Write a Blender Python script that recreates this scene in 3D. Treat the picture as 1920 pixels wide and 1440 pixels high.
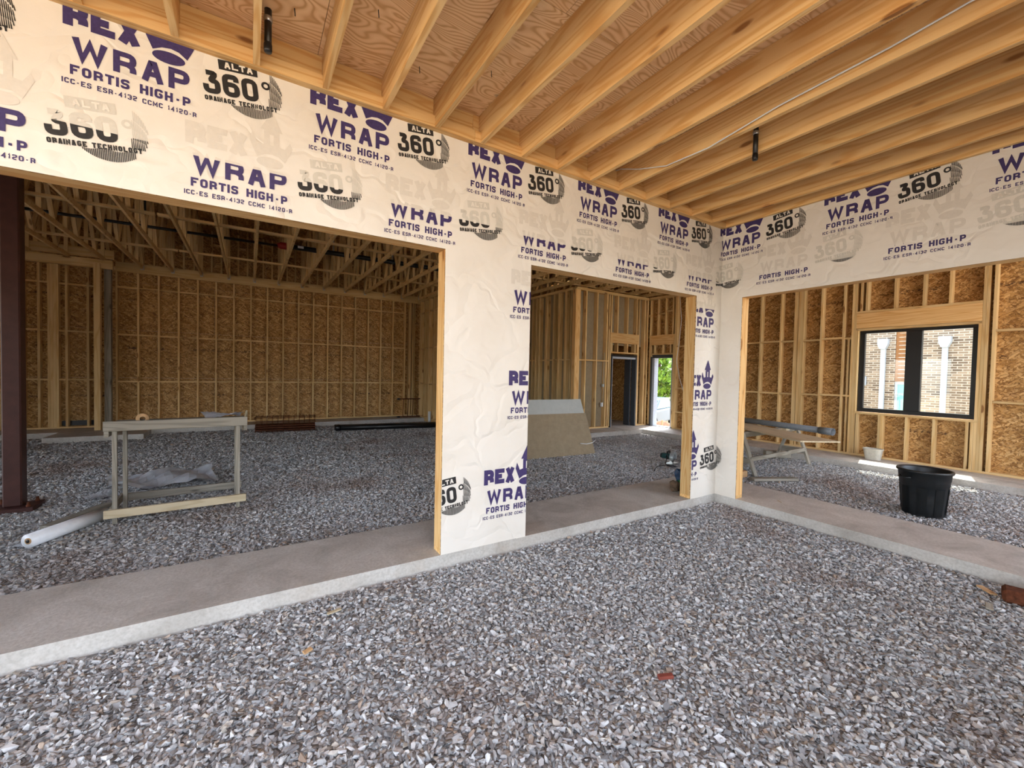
import bpy, bmesh, math, random
import numpy as np
from mathutils import Vector, Matrix, Euler
random.seed(7); rng = np.random.default_rng(7)
for o in list(bpy.data.objects): bpy.data.objects.remove(o)
S = bpy.context.scene
COL = S.collection

# ------------------------------------------------------------------ camera
F_PX, YAW, PITCH, ROLL = 788.5, 0.5582, -0.0263, 0.0209
CAM = Vector((-5.2725, -3.2798, 1.55))
cd = bpy.data.cameras.new('camera'); cam = bpy.data.objects.new('camera', cd); COL.objects.link(cam)
cd.sensor_fit = 'HORIZONTAL'; cd.sensor_width = 36.0; cd.lens = F_PX / 1920 * 36.0
cd.clip_start = 0.05; cd.clip_end = 300
fw = Vector((math.sin(YAW)*math.cos(PITCH), math.cos(YAW)*math.cos(PITCH), math.sin(PITCH)))
rt = Vector((math.cos(YAW), -math.sin(YAW), 0)); up = rt.cross(fw)
r2 = rt*math.cos(ROLL) + up*math.sin(ROLL); u2 = -rt*math.sin(ROLL) + up*math.cos(ROLL)
M = Matrix((r2, u2, -fw)).transposed().to_4x4(); M.translation = CAM
cam.matrix_world = M
S.camera = cam

# ------------------------------------------------------------------ sky, sun, exposure
W = bpy.data.worlds.new('world'); S.world = W; W.use_nodes = True
wn = W.node_tree.nodes; wl = W.node_tree.links
sky = wn.new('ShaderNodeTexSky'); sky.sky_type = 'NISHITA'; sky.sun_disc = False
sky.sun_elevation = math.radians(59); sky.sun_rotation = math.radians(69); sky.altitude = 100
sky.air_density = 1.0; sky.dust_density = 2.0; sky.ozone_density = 1.0
wn['Background'].inputs[1].default_value = 0.56
hs = wn.new('ShaderNodeHueSaturation'); hs.inputs['Saturation'].default_value = .5     # hazy summer sky
wl.new(sky.outputs[0], hs.inputs['Color']); wl.new(hs.outputs[0], wn['Background'].inputs[0])
sd = bpy.data.lights.new('sun', 'SUN'); sd.energy = 4.2; sd.angle = math.radians(0.6); sd.color = (1, .95, .87)
sun = bpy.data.objects.new('sun', sd); COL.objects.link(sun)
sun.rotation_euler = Vector((-0.49, -0.14, -0.86)).to_track_quat('-Z', 'Y').to_euler()
S.view_settings.view_transform = 'Standard'; S.view_settings.look = 'None'
S.view_settings.gamma = 1.0; S.view_settings.use_curve_mapping = False
S.view_settings.exposure = 1.42

# ------------------------------------------------------------------ materials
def srgb(r, g, b):
    f = lambda c: (c/255/12.92) if c/255 <= .04045 else ((c/255+.055)/1.055)**2.4
    return (f(r), f(g), f(b), 1)
class NT:
    def __init__(s, name, rough=.6, spec=.3):
        s.m = bpy.data.materials.new(name); s.m.use_nodes = True
        s.t = s.m.node_tree; s.b = s.t.nodes['Principled BSDF']
        s.b.inputs['Roughness'].default_value = rough
        s.b.inputs['Specular IOR Level'].default_value = spec
    def n(s, kind, **kw):
        nd = s.t.nodes.new('ShaderNode' + kind)
        for k, v in kw.items(): setattr(nd, k, v)
        return nd
    def l(s, a, b): s.t.links.new(a, b)
    def val(s, sock, v):
        if isinstance(v, (int, float, tuple, list, Vector)): sock.default_value = v
        else: s.l(v, sock)
    def math(s, op, a, b=0.0, c=None):
        nd = s.n('Math', operation=op); s.val(nd.inputs[0], a); s.val(nd.inputs[1], b)
        if c is not None: s.val(nd.inputs[2], c)
        return nd.outputs[0]
    def vmath(s, op, a, b):
        nd = s.n('VectorMath', operation=op); s.val(nd.inputs[0], a); s.val(nd.inputs[1], b); return nd.outputs[0]
    def mix(s, f, a, b, blend='MIX'):
        nd = s.n('Mix', data_type='RGBA', blend_type=blend)
        s.val(nd.inputs[0], f); s.val(nd.inputs[6], a); s.val(nd.inputs[7], b); return nd.outputs[2]
    def ramp(s, f, stops, interp='LINEAR'):
        nd = s.n('ValToRGB'); cr = nd.color_ramp; cr.interpolation = interp
        while len(cr.elements) < len(stops): cr.elements.new(.5)
        for e, (p, c) in zip(cr.elements, stops):
            e.position = p; e.color = c if len(c) == 4 else (*c, 1)
        s.l(f, nd.inputs[0]); return nd.outputs[0]
    def noise(s, v, scale=1, detail=3, rough=.5, dist=0):
        nd = s.n('TexNoise'); s.l(v, nd.inputs['Vector']); nd.inputs['Scale'].default_value = scale
        nd.inputs['Detail'].default_value = detail; nd.inputs['Roughness'].default_value = rough
        nd.inputs['Distortion'].default_value = dist; return nd.outputs[0]
    def vor(s, v, scale=1, feature='F1', out='Distance', rnd=1.0):
        nd = s.n('TexVoronoi', feature=feature); s.l(v, nd.inputs['Vector']); nd.inputs['Scale'].default_value = scale
        nd.inputs['Randomness'].default_value = rnd; return nd.outputs[out]
    def obj(s): return s.n('TexCoord').outputs['Object']
    def rnd(s): return s.n('ObjectInfo').outputs['Random']
    def col(s, c): s.val(s.b.inputs['Base Color'], c)
    def bump(s, h, strength=.3, dist=.01):
        nd = s.n('Bump'); nd.inputs['Strength'].default_value = strength; nd.inputs['Distance'].default_value = dist
        s.l(h, nd.inputs['Height']); s.l(nd.outputs[0], s.b.inputs['Normal'])
    def mapping(s, v, scale=(1,1,1), rot=(0,0,0), loc=(0,0,0)):
        nd = s.n('Mapping'); s.l(v, nd.inputs[0]); nd.inputs['Scale'].default_value = scale
        nd.inputs['Rotation'].default_value = rot; nd.inputs['Location'].default_value = loc; return nd.outputs[0]
MAT = {}
def plain(name, rgb, rough=.6, spec=.3, metal=0, var=.08, scale=25, bump=0):
    t = NT(name, rough, spec); t.b.inputs['Metallic'].default_value = metal
    c = srgb(*rgb); v = t.noise(t.obj(), scale, 4, .6)
    d = tuple(x*(1-var*2.2) for x in c[:3])+(1,); e = tuple(min(1, x*(1+var)) for x in c[:3])+(1,)
    t.col(t.ramp(v, [(.3, d), (.7, e)]))
    if bump: t.bump(v, bump, .01)
    MAT[name] = t.m; return t.m

def lumber(name, light, mid, dark, knot, freq=9.0, tone=.35):
    t = NT(name, .62, .25)
    off = t.math('MULTIPLY', t.rnd(), 37.0)
    comb = t.n('CombineXYZ'); [t.l(off, comb.inputs[i]) for i in range(3)]
    v = t.vmath('ADD', t.obj(), comb.outputs[0])
    g = t.noise(t.mapping(v, (.55, 7.5, 7.5)), 1.0, 2, .45)
    s = t.math('SINE', t.math('MULTIPLY', g, freq*6.0))
    s = t.math('MULTIPLY_ADD', s, .5, .5)
    fine = t.noise(t.mapping(v, (3, 160, 160)), 1.0, 2, .5)
    c = t.ramp(s, [(0, mid), (.55, light), (1, light)])
    c = t.mix(t.math('MULTIPLY', fine, .35), c, mid)
    kn = t.vor(t.mapping(v, (1.5, 4.6, 4.6)), 1.0)
    kmask = t.ramp(kn, [(.0, (1,1,1)), (.085, (1,1,1)), (.125, (0,0,0))])
    c = t.mix(t.math('MULTIPLY', kmask, .9), c, knot)
    halo = t.ramp(kn, [(.0, (1,1,1)), (.25, (0,0,0))])
    c = t.mix(t.math('MULTIPLY', halo, .45), c, dark)
    big = t.noise(t.mapping(v, (.6, 2, 2)), 1.0, 2, .5)
    c = t.mix(t.ramp(big, [(.45, (0,0,0)), (.75, (tone,)*3)]), c, dark)
    # board to board difference
    tint = t.ramp(t.rnd(), [(0, (.80,.78,.74)), (.5, (.97,.96,.95)), (1, (1.08,1.06,1.02))])
    c = t.mix(1.0, c, tint, 'MULTIPLY')
    t.col(c); t.bump(t.math('ADD', s, t.math('MULTIPLY', fine, 2)), .12, .004)
    MAT[name] = t.m
lumber('pine', srgb(232,196,140), srgb(214,166,104), srgb(186,126,66), srgb(92,52,28))
lumber('stud_wood', srgb(230,200,148), srgb(216,178,120), srgb(190,140,82), srgb(110,66,36), 6.0, .3)
lumber('weathered', srgb(164,158,146), srgb(138,132,120), srgb(102,96,86), srgb(60,54,48), 10.0, .6)
lumber('plank_wood', srgb(206,192,164), srgb(188,172,142), srgb(158,140,112), srgb(112,92,72), 8.0, .3)

def plywood():
    t = NT('plywood', .65, .2); off = t.math('MULTIPLY', t.rnd(), 53.0)
    comb = t.n('CombineXYZ'); [t.l(off, comb.inputs[i]) for i in range(3)]
    v = t.vmath('ADD', t.obj(), comb.outputs[0])
    g = t.noise(t.mapping(v, (.8, 2.6, 2.6)), 1.3, 2, .5, .4)
    s = t.math('MULTIPLY_ADD', t.math('SINE', t.math('MULTIPLY', g, 190.0)), .5, .5)
    c = t.ramp(s, [(0, srgb(206,160,112)), (.35, srgb(230,192,146)), (1, srgb(240,206,162))])
    kn = t.vor(t.mapping(v, (1.1, 1.9, 1.9)), 1.0)
    c = t.mix(t.ramp(kn, [(.03, (.9,)*3), (.07, (0,)*3)]), c, srgb(58,34,20))
    big = t.noise(v, 1.1, 3); c = t.mix(t.ramp(big, [(.4, (0,)*3), (.8, (.5,)*3)]), c, srgb(206,162,114))
    t.col(c); MAT['plywood'] = t.m
plywood()

def osb():
    t = NT('osb', .6, .3); off = t.math('MULTIPLY', t.rnd(), 41.0)
    comb = t.n('CombineXYZ'); [t.l(off, comb.inputs[i]) for i in range(3)]
    v0 = t.obj(); v = t.vmath('ADD', v0, comb.outputs[0])
    wob = t.noise(v, 5, 2); 
    cols = [(0, srgb(126,88,46)), (.25, srgb(166,122,66)), (.55, srgb(194,150,92)), (.8, srgb(214,174,118)), (1, srgb(146,104,56))]
    res = None
    for k, (sx, sz, a) in enumerate(((7, 34, .1), (6, 30, .75), (7, 32, -.6))):
        m = t.mapping(t.mapping(v, (1,1,1), (0, a, 0)), (sx, 3, sz))
        nd = t.n('TexVoronoi', feature='F1'); t.l(m, nd.inputs['Vector']); nd.inputs['Scale'].default_value = 1.0
        sep = t.n('SeparateColor'); t.l(nd.outputs['Color'], sep.inputs[0])
        c = t.ramp(sep.outputs[0], cols)
        edge = t.vor(m, 1.0, 'DISTANCE_TO_EDGE')
        c = t.mix(t.ramp(edge, [(0, (.75,)*3), (.06, (0,)*3)]), c, srgb(78,44,16))
        if res is None: res = c
        else:
            res = t.mix(t.ramp(t.noise(v, 16+5*k, 1), [(.47, (0,)*3), (.53, (1,)*3)]), res, c)
    # mill stamps printed on the sheet
    sep = t.n('SeparateXYZ'); t.l(v0, sep.inputs[0])
    band = t.math('LESS_THAN', t.math('ABSOLUTE', t.math('SUBTRACT', sep.outputs[2], .16)), .028)
    ink = t.ramp(t.noise(t.mapping(v, (26, 1, 60)), 1.0, 1), [(.5, (0,)*3), (.56, (1,)*3)])
    gate = t.ramp(t.noise(t.mapping(v, (1.6, 1, .1)), 1.0, 1), [(.5, (0,)*3), (.53, (1,)*3)])
    res = t.mix(t.math('MULTIPLY', t.math('MULTIPLY', band, ink), t.math('MULTIPLY', gate, .8)), res, srgb(52,30,22))
    t.col(res); t.bump(wob, .15, .004); MAT['osb'] = t.m
osb()

def wrap(name, base):
    t = NT(name, .42, .35); v = t.obj()
    w = t.noise(v, 1.6, 3, .55)
    off = t.n('CombineXYZ'); t.l(w, off.inputs[0]); t.l(w, off.inputs[2]); t.l(w, off.inputs[1])
    v2 = t.vmath('ADD', v, off.outputs[0])
    cre = t.vor(t.mapping(v2, (1.4, 1.4, 2.2)), 1.3, 'DISTANCE_TO_EDGE')
    cre = t.ramp(cre, [(0, (0,)*3), (.12, (1,)*3)])
    fold = t.noise(t.mapping(v2, (1.3, 1.3, 3.2), (.0, .5, .3)), 1.0, 2, .45, .25)
    fine = t.noise(v, 90, 3)
    h = t.math('ADD', t.math('MULTIPLY', cre, .16), t.math('MULTIPLY', fold, .8))
    h = t.math('ADD', h, t.math('MULTIPLY', fine, .012))
    t.bump(h, .6, .05)
    dirt = t.noise(v, 2.2, 5, .6)
    t.col(t.mix(t.ramp(dirt, [(.45, (0,)*3), (.8, (.3,)*3)]), srgb(*base), srgb(base[0]-26, base[1]-32, base[2]-42)))
    MAT[name] = t.m
wrap('house_wrap', (228, 221, 211))
plain('white_film', (240, 242, 246), .35, .4, 0, .06, 6, .3)
plain('ink_purple', (66, 54, 102), .5, .3, 0, .12, 60)
plain('ink_black', (46, 44, 44), .5, .3, 0, .12, 60)
plain('ink_ghost', (216, 208, 197), .5, .3, 0, .02, 40)
plain('ink_ghost_dark', (208, 202, 191), .5, .3, 0, .03, 40)

def concrete():
    t = NT('concrete', .62, .35); v = t.obj()
    a = t.noise(v, 2.2, 6, .65, .6); b = t.noise(v, 45, 4, .6)
    c = t.ramp(a, [(.3, srgb(166,160,152)), (.5, srgb(192,187,180)), (.72, srgb(208,204,198))])
    c = t.mix(t.ramp(b, [(.35, (.35,)*3), (.6, (0,)*3)]), c, srgb(140,132,122))
    st = t.noise(t.mapping(v, (.5, .5, .5)), 1.5, 5, .7)
    c = t.mix(t.ramp(st, [(.58, (0,)*3), (.7, (.35,)*3)]), c, srgb(172,152,132))
    t.col(c); t.bump(t.math('ADD', b, t.math('MULTIPLY', a, .6)), .25, .006)
    t.val(t.b.inputs['Roughness'], t.ramp(a, [(.35, (.75,)*3), (.65, (.42,)*3)])); MAT['concrete'] = t.m
concrete()

STONE = [(0, srgb(130,129,129)), (.25, srgb(166,165,164)), (.55, srgb(193,192,191)), (.84, srgb(220,219,218)), (.965, srgb(204,194,180)), (1, srgb(182,160,140))]
def stones():
    t = NT('gravel_stone', .7, .3)
    c = t.ramp(t.rnd(), STONE); n = t.noise(t.obj(), 60, 4, .6)
    t.col(t.mix(t.math('MULTIPLY', n, .35), c, srgb(112,112,116))); t.bump(n, .2, .004); MAT['stone'] = t.m
    t = NT('gravel_field', .7, .3)
    a = t.n('Attribute', attribute_name='tone'); c = t.ramp(a.outputs['Fac'], STONE); n = t.noise(t.obj(), 60, 4, .6)
    c = t.mix(t.math('MULTIPLY', n, .35), c, srgb(112,112,116))
    p = t.noise(t.obj(), .55, 3, .6)     # patches of clay dust
    c = t.mix(t.ramp(p, [(.53, (0,)*3), (.68, (.55,)*3)]), c, srgb(128,100,82))
    t.col(c); t.bump(n, .2, .004); MAT['gravel'] = t.m
    t = NT('gravel_base', .8, .2); v = t.obj()
    nd = t.n('TexVoronoi', feature='F1'); t.l(v, nd.inputs['Vector']); nd.inputs['Scale'].default_value = 34
    sep = t.n('SeparateColor'); t.l(nd.outputs['Color'], sep.inputs[0])
    e = t.vor(v, 34, 'DISTANCE_TO_EDGE')
    c = t.ramp(sep.outputs[0], STONE)
    c = t.mix(t.ramp(e, [(0, (.7,)*3), (.10, (0,)*3)]), c, srgb(84,82,82))
    p = t.noise(v, .55, 3, .6)
    c = t.mix(t.ramp(p, [(.53, (0,)*3), (.68, (.55,)*3)]), c, srgb(128,100,82))
    t.col(c); t.bump(t.math('MINIMUM', e, .25), .9, .03); MAT['gravel_base'] = t.m
stones()

def brick():
    t = NT('brick_wall', .8, .2); v = t.obj()
    m = t.n('Mapping'); t.l(v, m.inputs[0]); m.inputs['Rotation'].default_value = (math.pi/2, 0, math.pi/2)
    sw = t.n('SeparateXYZ'); t.l(v, sw.inputs[0]); cb = t.n('CombineXYZ'); t.l(sw.outputs[1], cb.inputs[0]); t.l(sw.outputs[2], cb.inputs[1])
    b = t.n('TexBrick'); t.l(cb.outputs[0], b.inputs['Vector'])
    b.inputs['Color1'].default_value = srgb(160,140,120); b.inputs['Color2'].default_value = srgb(86,72,62)
    b.inputs['Mortar'].default_value = srgb(182,174,162); b.inputs['Scale'].default_value = 1.0
    b.inputs['Mortar Size'].default_value = .011; b.inputs['Brick Width'].default_value = .215; b.inputs['Row Height'].default_value = .072
    b.inputs['Bias'].default_value = -.1
    t.col(b.outputs[0]); MAT['brick'] = t.m
brick()
def drywall():
    plain('drywall_brown', (150, 134, 110), .85, .15, 0, .06, 8)
    plain('drywall_grey', (178, 180, 176), .85, .15, 0, .03, 8)
drywall()
plain('steel_brown', (74, 44, 40), .5, .4, 0, .1, 10)
plain('frame_black', (26, 26, 28), .4, .4, 0, .05)
plain('frame_slate', (70, 74, 80), .4, .4, 0, .05)
plain('frame_pale', (176, 184, 196), .4, .4, 0, .05)
plain('black_plastic', (30, 33, 35), .38, .45, 0, .15, 12, .1)
plain('black_pipe', (24, 24, 26), .35, .5, 0, .1)
plain('red_paint', (150, 30, 26), .45, .4)
plain('grey_pvc', (120, 126, 132), .35, .4, 0, .05)
plain('white_pvc', (224, 226, 226), .35, .4, 0, .04)
plain('white_paint', (186, 194, 204), .45, .4, 0, .04)
plain('clear_bucket', (206, 200, 186), .35, .4, 0, .06)
plain('rust', (104, 60, 40), .8, .2, .2, .25, 30)
plain('galvanised', (186, 190, 194), .32, .5, .8, .1, 30)
plain('cardboard', (196, 158, 116), .8, .2, 0, .08)
plain('paper', (236, 238, 246), .6, .3, 0, .05, 8)
plain('leaf', (122, 160, 58), .55, .3, 0, .45, 2.0)
plain('bark', (92, 74, 58), .85, .2, 0, .2)
plain('car_paint', (74, 92, 108), .45, .4, 0, .02)
plain('rubber', (30, 30, 30), .8, .2)
plain('dirt', (122, 96, 78), .9, .1, 0, .25, 6, .5)
plain('green_bag', (44, 92, 50), .45, .4, 0, .2)
plain('blue_bag', (34, 58, 84), .45, .4, 0, .2)
plain('asphalt', (202, 180, 146), .85, .2, 0, .1, 4)
plain('brick_shard', (128, 66, 54), .8, .2)
plain('cladding', (150, 104, 64), .6, .3, 0, .15, 5)
plain('saw_grey', (170, 176, 178), .4, .5, .4, .1)
plain('teal', (44, 84, 84), .45, .4)
def glassm(name, tint, refl):
    t = NT(name); mx = t.n('MixShader'); tr = t.n('BsdfTransparent'); gl = t.n('BsdfGlossy')
    tr.inputs[0].default_value = tint; gl.inputs['Roughness'].default_value = .02; mx.inputs[0].default_value = refl
    t.l(tr.outputs[0], mx.inputs[1]); t.l(gl.outputs[0], mx.inputs[2])
    t.l(mx.outputs[0], t.t.nodes['Material Output'].inputs[0]); MAT[name] = t.m
glassm('glass', (.93,.97,.96,1), .06)
t = NT('teal_glass', .08, .8); t.col(srgb(110,190,186)); MAT['teal_glass'] = t.m

# ------------------------------------------------------------------ helpers
def tag(o, label=None, cat=None, group=None, kind=None):
    for k, v in (('label', label), ('category', cat), ('group', group), ('kind', kind)):
        if v: o[k] = v
    return o
def link(name, me, parent=None, mat=None):
    o = bpy.data.objects.new(name, me); COL.objects.link(o)
    if parent is not None: o.parent = parent
    if mat and me is not None and not me.materials: me.materials.append(MAT[mat])
    return o
def empty(name, loc=(0,0,0), rz=0):
    o = bpy.data.objects.new(name, None); COL.objects.link(o); o.location = loc; o.rotation_euler = (0,0,rz); o.empty_display_size = .1
    return o
CACHE = {}
def board_mesh(L, w, h, mat, bev=0.0):
    k = (round(L,3), round(w,4), round(h,4), mat, bev)
    if k in CACHE: return CACHE[k]
    me = bpy.data.meshes.new('board'); bm = bmesh.new()
    bmesh.ops.create_cube(bm, size=1.0)
    bmesh.ops.scale(bm, vec=(L, w, h), verts=bm.verts)
    if bev: bmesh.ops.bevel(bm, geom=bm.edges[:], offset=bev, segments=1, affect='EDGES')
    bm.to_mesh(me); bm.free(); me.materials.append(MAT[mat]); CACHE[k] = me
    return me
def board(name, parent, x0, x1, y0, y1, z0, z1, mat='stud_wood', axis=None, bev=0.0):
    """axis aligned box given by its extents (relative to the parent); grain along the longest side"""
    d = (x1-x0, y1-y0, z1-z0); a = axis or 'xyz'[d.index(max(d))]
    if a == 'x': me = board_mesh(d[0], d[1], d[2], mat, bev); rot = (0,0,0)
    elif a == 'y': me = board_mesh(d[1], d[0], d[2], mat, bev); rot = (0,0,math.pi/2)
    else: me = board_mesh(d[2], d[1], d[0], mat, bev); rot = (0,-math.pi/2,0)
    o = link(name, me, parent); o.location = ((x0+x1)/2, (y0+y1)/2, (z0+z1)/2); o.rotation_euler = rot
    return o
def bar(name, parent, a, b, w, h, mat, bev=0.0, upv=(0,0,1)):
    a = Vector(a); b = Vector(b); d = b-a; x = d.normalized(); u = Vector(upv)
    if abs(x.dot(u)) > .98: u = Vector((1,0,0))
    y = u.cross(x).normalized(); z = x.cross(y)
    o = link(name, board_mesh(round(d.length,3), w, h, mat, bev), parent)
    m = Matrix((x, y, z)).transposed().to_4x4(); m.translation = (a+b)/2; o.matrix_local = m
    return o
def from_bm(name, bm, mat, parent=None, smooth=False):
    me = bpy.data.meshes.new(name); bm.normal_update(); bm.to_mesh(me); bm.free()
    if smooth: 
        for p in me.polygons: p.use_smooth = True
    return link(name, me, parent, mat)
def tube_bm(bm, pts, r, seg=10, cap=True):
    pts = [Vector(p) for p in pts]; rings = []
    for i, p in enumerate(pts):
        d = (pts[min(i+1, len(pts)-1)] - pts[max(i-1, 0)]).normalized()
        u = Vector((0,0,1)) if abs(d.z) < .9 else Vector((1,0,0))
        x = d.cross(u).normalized(); y = d.cross(x)
        rr = r[i] if isinstance(r, (list, tuple)) else r
        rings.append([bm.verts.new(p + (x*math.cos(t)+y*math.sin(t))*rr) for t in [2*math.pi*k/seg for k in range(seg)]])
    for a, b in zip(rings, rings[1:]):
        for k in range(seg): bm.faces.new((a[k], a[(k+1)%seg], b[(k+1)%seg], b[k]))
    if cap: bm.faces.new(rings[0][::-1]); bm.faces.new(rings[-1])
    return bm
def tube(name, parent, pts, r, mat, seg=10, cap=True):
    bm = tube_bm(bmesh.new(), pts, r, seg, cap); bmesh.ops.recalc_face_normals(bm, faces=bm.faces)
    return from_bm(name, bm, mat, parent, True)
def lathe(name, parent, prof, mat, seg=32, loc=(0,0,0), smooth=True):
    bm = bmesh.new(); rings = []
    for r, z in prof:
        rings.append([bm.verts.new((r*math.cos(2*math.pi*k/seg), r*math.sin(2*math.pi*k/seg), z)) for k in range(seg)] if r > 1e-5 else [bm.verts.new((0,0,z))])
    for a, b in zip(rings, rings[1:]):
        for k in range(seg):
            if len(a) == 1: bm.faces.new((a[0], b[(k+1)%seg], b[k]))
            elif len(b) == 1: bm.faces.new((a[k], a[(k+1)%seg], b[0]))
            else: bm.faces.new((a[k], a[(k+1)%seg], b[(k+1)%seg], b[k]))
    bmesh.ops.recalc_face_normals(bm, faces=bm.faces)
    o = from_bm(name, bm, mat, parent, smooth); o.location = loc; return o
def prism(name, parent, poly, y0, y1, mat, plane='xz'):
    bm = bmesh.new()
    def P(a, b, c): return {'xz': (a, c, b), 'yz': (c, a, b), 'xy': (a, b, c)}[plane]
    A = [bm.verts.new(P(a, b, y0)) for a, b in poly]; B = [bm.verts.new(P(a, b, y1)) for a, b in poly]
    bm.faces.new(A); bm.faces.new(B[::-1]); n = len(poly)
    for i in range(n): bm.faces.new((A[i], B[i], B[(i+1)%n], A[(i+1)%n]))
    bmesh.ops.recalc_face_normals(bm, faces=bm.faces)
    return from_bm(name, bm, mat, parent)

G = -0.10      # gravel surface
H = 2.565      # head of the openings
HL = 3.485     # underside of the joists
# ------------------------------------------------------------------ ground
def gravel_floor():
    bm = bmesh.new()
    def rect(x0, x1, y0, y1, z):
        bm.faces.new([bm.verts.new(p) for p in ((x0,y0,z),(x1,y0,z),(x1,y1,z),(x0,y1,z))])
    rect(-14, 6.2, -7, 12.5, G-.02)
    fl = from_bm('floor', bm, 'gravel_base')
    tag(fl, 'loose grey crushed gravel bed between the concrete strips', 'gravel floor', kind='structure')
    # stone shapes
    shapes = []
    for k in range(20):
        b = bmesh.new()
        for i in range(10):
            v = Vector(rng.normal(size=3)).normalized()
            v = Vector((v.x*(1.0+.3*rng.random()), v.y*.72, v.z*.55)) * (.8+.3*rng.random())
            b.verts.new(v)
        r = bmesh.ops.convex_hull(b, input=b.verts)
        bmesh.ops.delete(b, geom=list({e for e in r['geom_interior'] if isinstance(e, bmesh.types.BMVert)}), context='VERTS')
        bmesh.ops.triangulate(b, faces=b.faces[:]); bmesh.ops.recalc_face_normals(b, faces=b.faces)
        b.verts.index_update()
        V = np.array([v.co[:] for v in b.verts]); T = np.array([[v.index for v in f.verts] for f in b.faces]); b.free()
        shapes.append((V, T))
    regions = [(-8.2, -.02, -3.2, -.02, 3000, .0160), (-9.2, 2.3, .86, 4.2, 1700, .0165), (-9.2, 2.3, 4.2, 7.2, 900, .020), (-9.6, 2.3, 7.2, 10.0, 520, .022),
               (.96, 4.4, -3.6, .86, 2000, .0165), (2.3, 4.2, .86, 4.95, 1600, .0165)]
    P = []; SZ = []
    for x0, x1, y0, y1, dens, sz in regions:
        n = int((x1-x0)*(y1-y0)*dens)
        p = np.column_stack([rng.uniform(x0, x1, n), rng.uniform(y0, y1, n), G - .014 + rng.uniform(-.010, .012, n)])
        s = sz*np.clip(rng.lognormal(0, .28, n), .55, 1.9)
        e = p - np.array(CAM); w = np.maximum(e @ np.array(fw), .05); a = F_PX*(e @ np.array(r2))/w; b = -F_PX*(e @ np.array(u2))/w
        ok = (e @ np.array(fw) > .2) & (abs(a) < 1330) & (b < 960)
        P.append(p[ok]); SZ.append(s[ok])
    P = np.vstack(P); SZ = np.concatenate(SZ); n = len(P)
    kind = rng.integers(0, len(shapes), n); ang = rng.uniform(0, 2*np.pi, n); tx = rng.normal(0, .35, n); ty = rng.normal(0, .35, n)
    tone = rng.random(n)
    # nearest ones in view become stones of their own
    d = P - np.array(CAM); depth = d @ np.array(fw); px = 960 + F_PX*(d @ np.array(r2))/np.maximum(depth, .1); py = 720 - F_PX*(d @ np.array(u2))/np.maximum(depth, .1)
    vis = (depth > .3) & (px > 4) & (px < 1916) & (py < 1436) & (SZ > .015)
    order = np.argsort(-np.where(vis, SZ/np.maximum(depth, .1), -1))[:300]
    own = np.zeros(n, bool); own[order] = True
    def rot(i):
        return Euler((tx[i], ty[i], ang[i])).to_matrix()
    meshes = []
    for V, T in shapes:
        me = bpy.data.meshes.new('gravel_stone'); me.from_pydata(V.tolist(), [], T.tolist()); me.materials.append(MAT['stone']); meshes.append(me)
    for i in order:
        o = link('gravel_stone', meshes[kind[i]], fl); o.location = P[i]; o.rotation_euler = (tx[i], ty[i], ang[i]); o.scale = (SZ[i],)*3
    VV = []; TT = []; CC = []; base = 0
    for k, (V, T) in enumerate(shapes):
        idx = np.where((kind == k) & ~own)[0]
        ca, sa = np.cos(ang[idx]), np.sin(ang[idx]); cx, sx = np.cos(tx[idx]), np.sin(tx[idx]); cy, sy = np.cos(ty[idx]), np.sin(ty[idx])
        v = np.broadcast_to(V, (len(idx),)+V.shape) * SZ[idx][:, None, None]
        x, y, z = v[...,0], v[...,1], v[...,2]
        y, z = y*cx[:,None]-z*sx[:,None], y*sx[:,None]+z*cx[:,None]
        x, z = x*cy[:,None]+z*sy[:,None], -x*sy[:,None]+z*cy[:,None]
        x, y = x*ca[:,None]-y*sa[:,None], x*sa[:,None]+y*ca[:,None]
        w = np.stack([x, y, z], -1) + P[idx][:, None, :]
        VV.append(w.reshape(-1, 3)); m = len(V)
        TT.append((T[None] + (base + np.arange(len(idx))*m)[:, None, None]).reshape(-1, 3)); base += len(idx)*m
        CC.append(np.repeat(tone[idx], m))
    VV = np.vstack(VV).astype(np.float32); TT = np.vstack(TT).astype(np.int32); CC = np.concatenate(CC).astype(np.float32)
    me = bpy.data.meshes.new('gravel'); me.vertices.add(len(VV)); me.vertices.foreach_set('co', VV.ravel())
    me.loops.add(TT.size); me.loops.foreach_set('vertex_index', TT.ravel())
    me.polygons.add(len(TT)); me.polygons.foreach_set('loop_start', np.arange(0, TT.size, 3, dtype=np.int32))
    me.polygons.foreach_set('loop_total', np.full(len(TT), 3, np.int32)); me.update(calc_edges=True)
    at = me.attributes.new('tone', 'FLOAT', 'POINT'); at.data.foreach_set('value', CC)
    me.shade_flat()
    tag(link('gravel', me, fl, 'gravel'), kind='stuff')
gravel_floor()

def outside_ground():
    bm = bmesh.new()
    for x0, x1, y0, y1, z in ((-60, 60, -60, -6.9, -.16), (-60, -13.9, -6.9, 60, -.16), (6.1, 60, -6.9, 60, -1.02), (-13.9, 6.1, 12.4, 60, -.16)):
        bm.faces.new([bm.verts.new(p) for p in ((x0,y0,z),(x1,y0,z),(x1,y1,z),(x0,y1,z))])
    tag(from_bm('ground', bm, 'asphalt'), 'pale paved ground outside the building', 'ground', kind='structure')
outside_ground()

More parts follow.
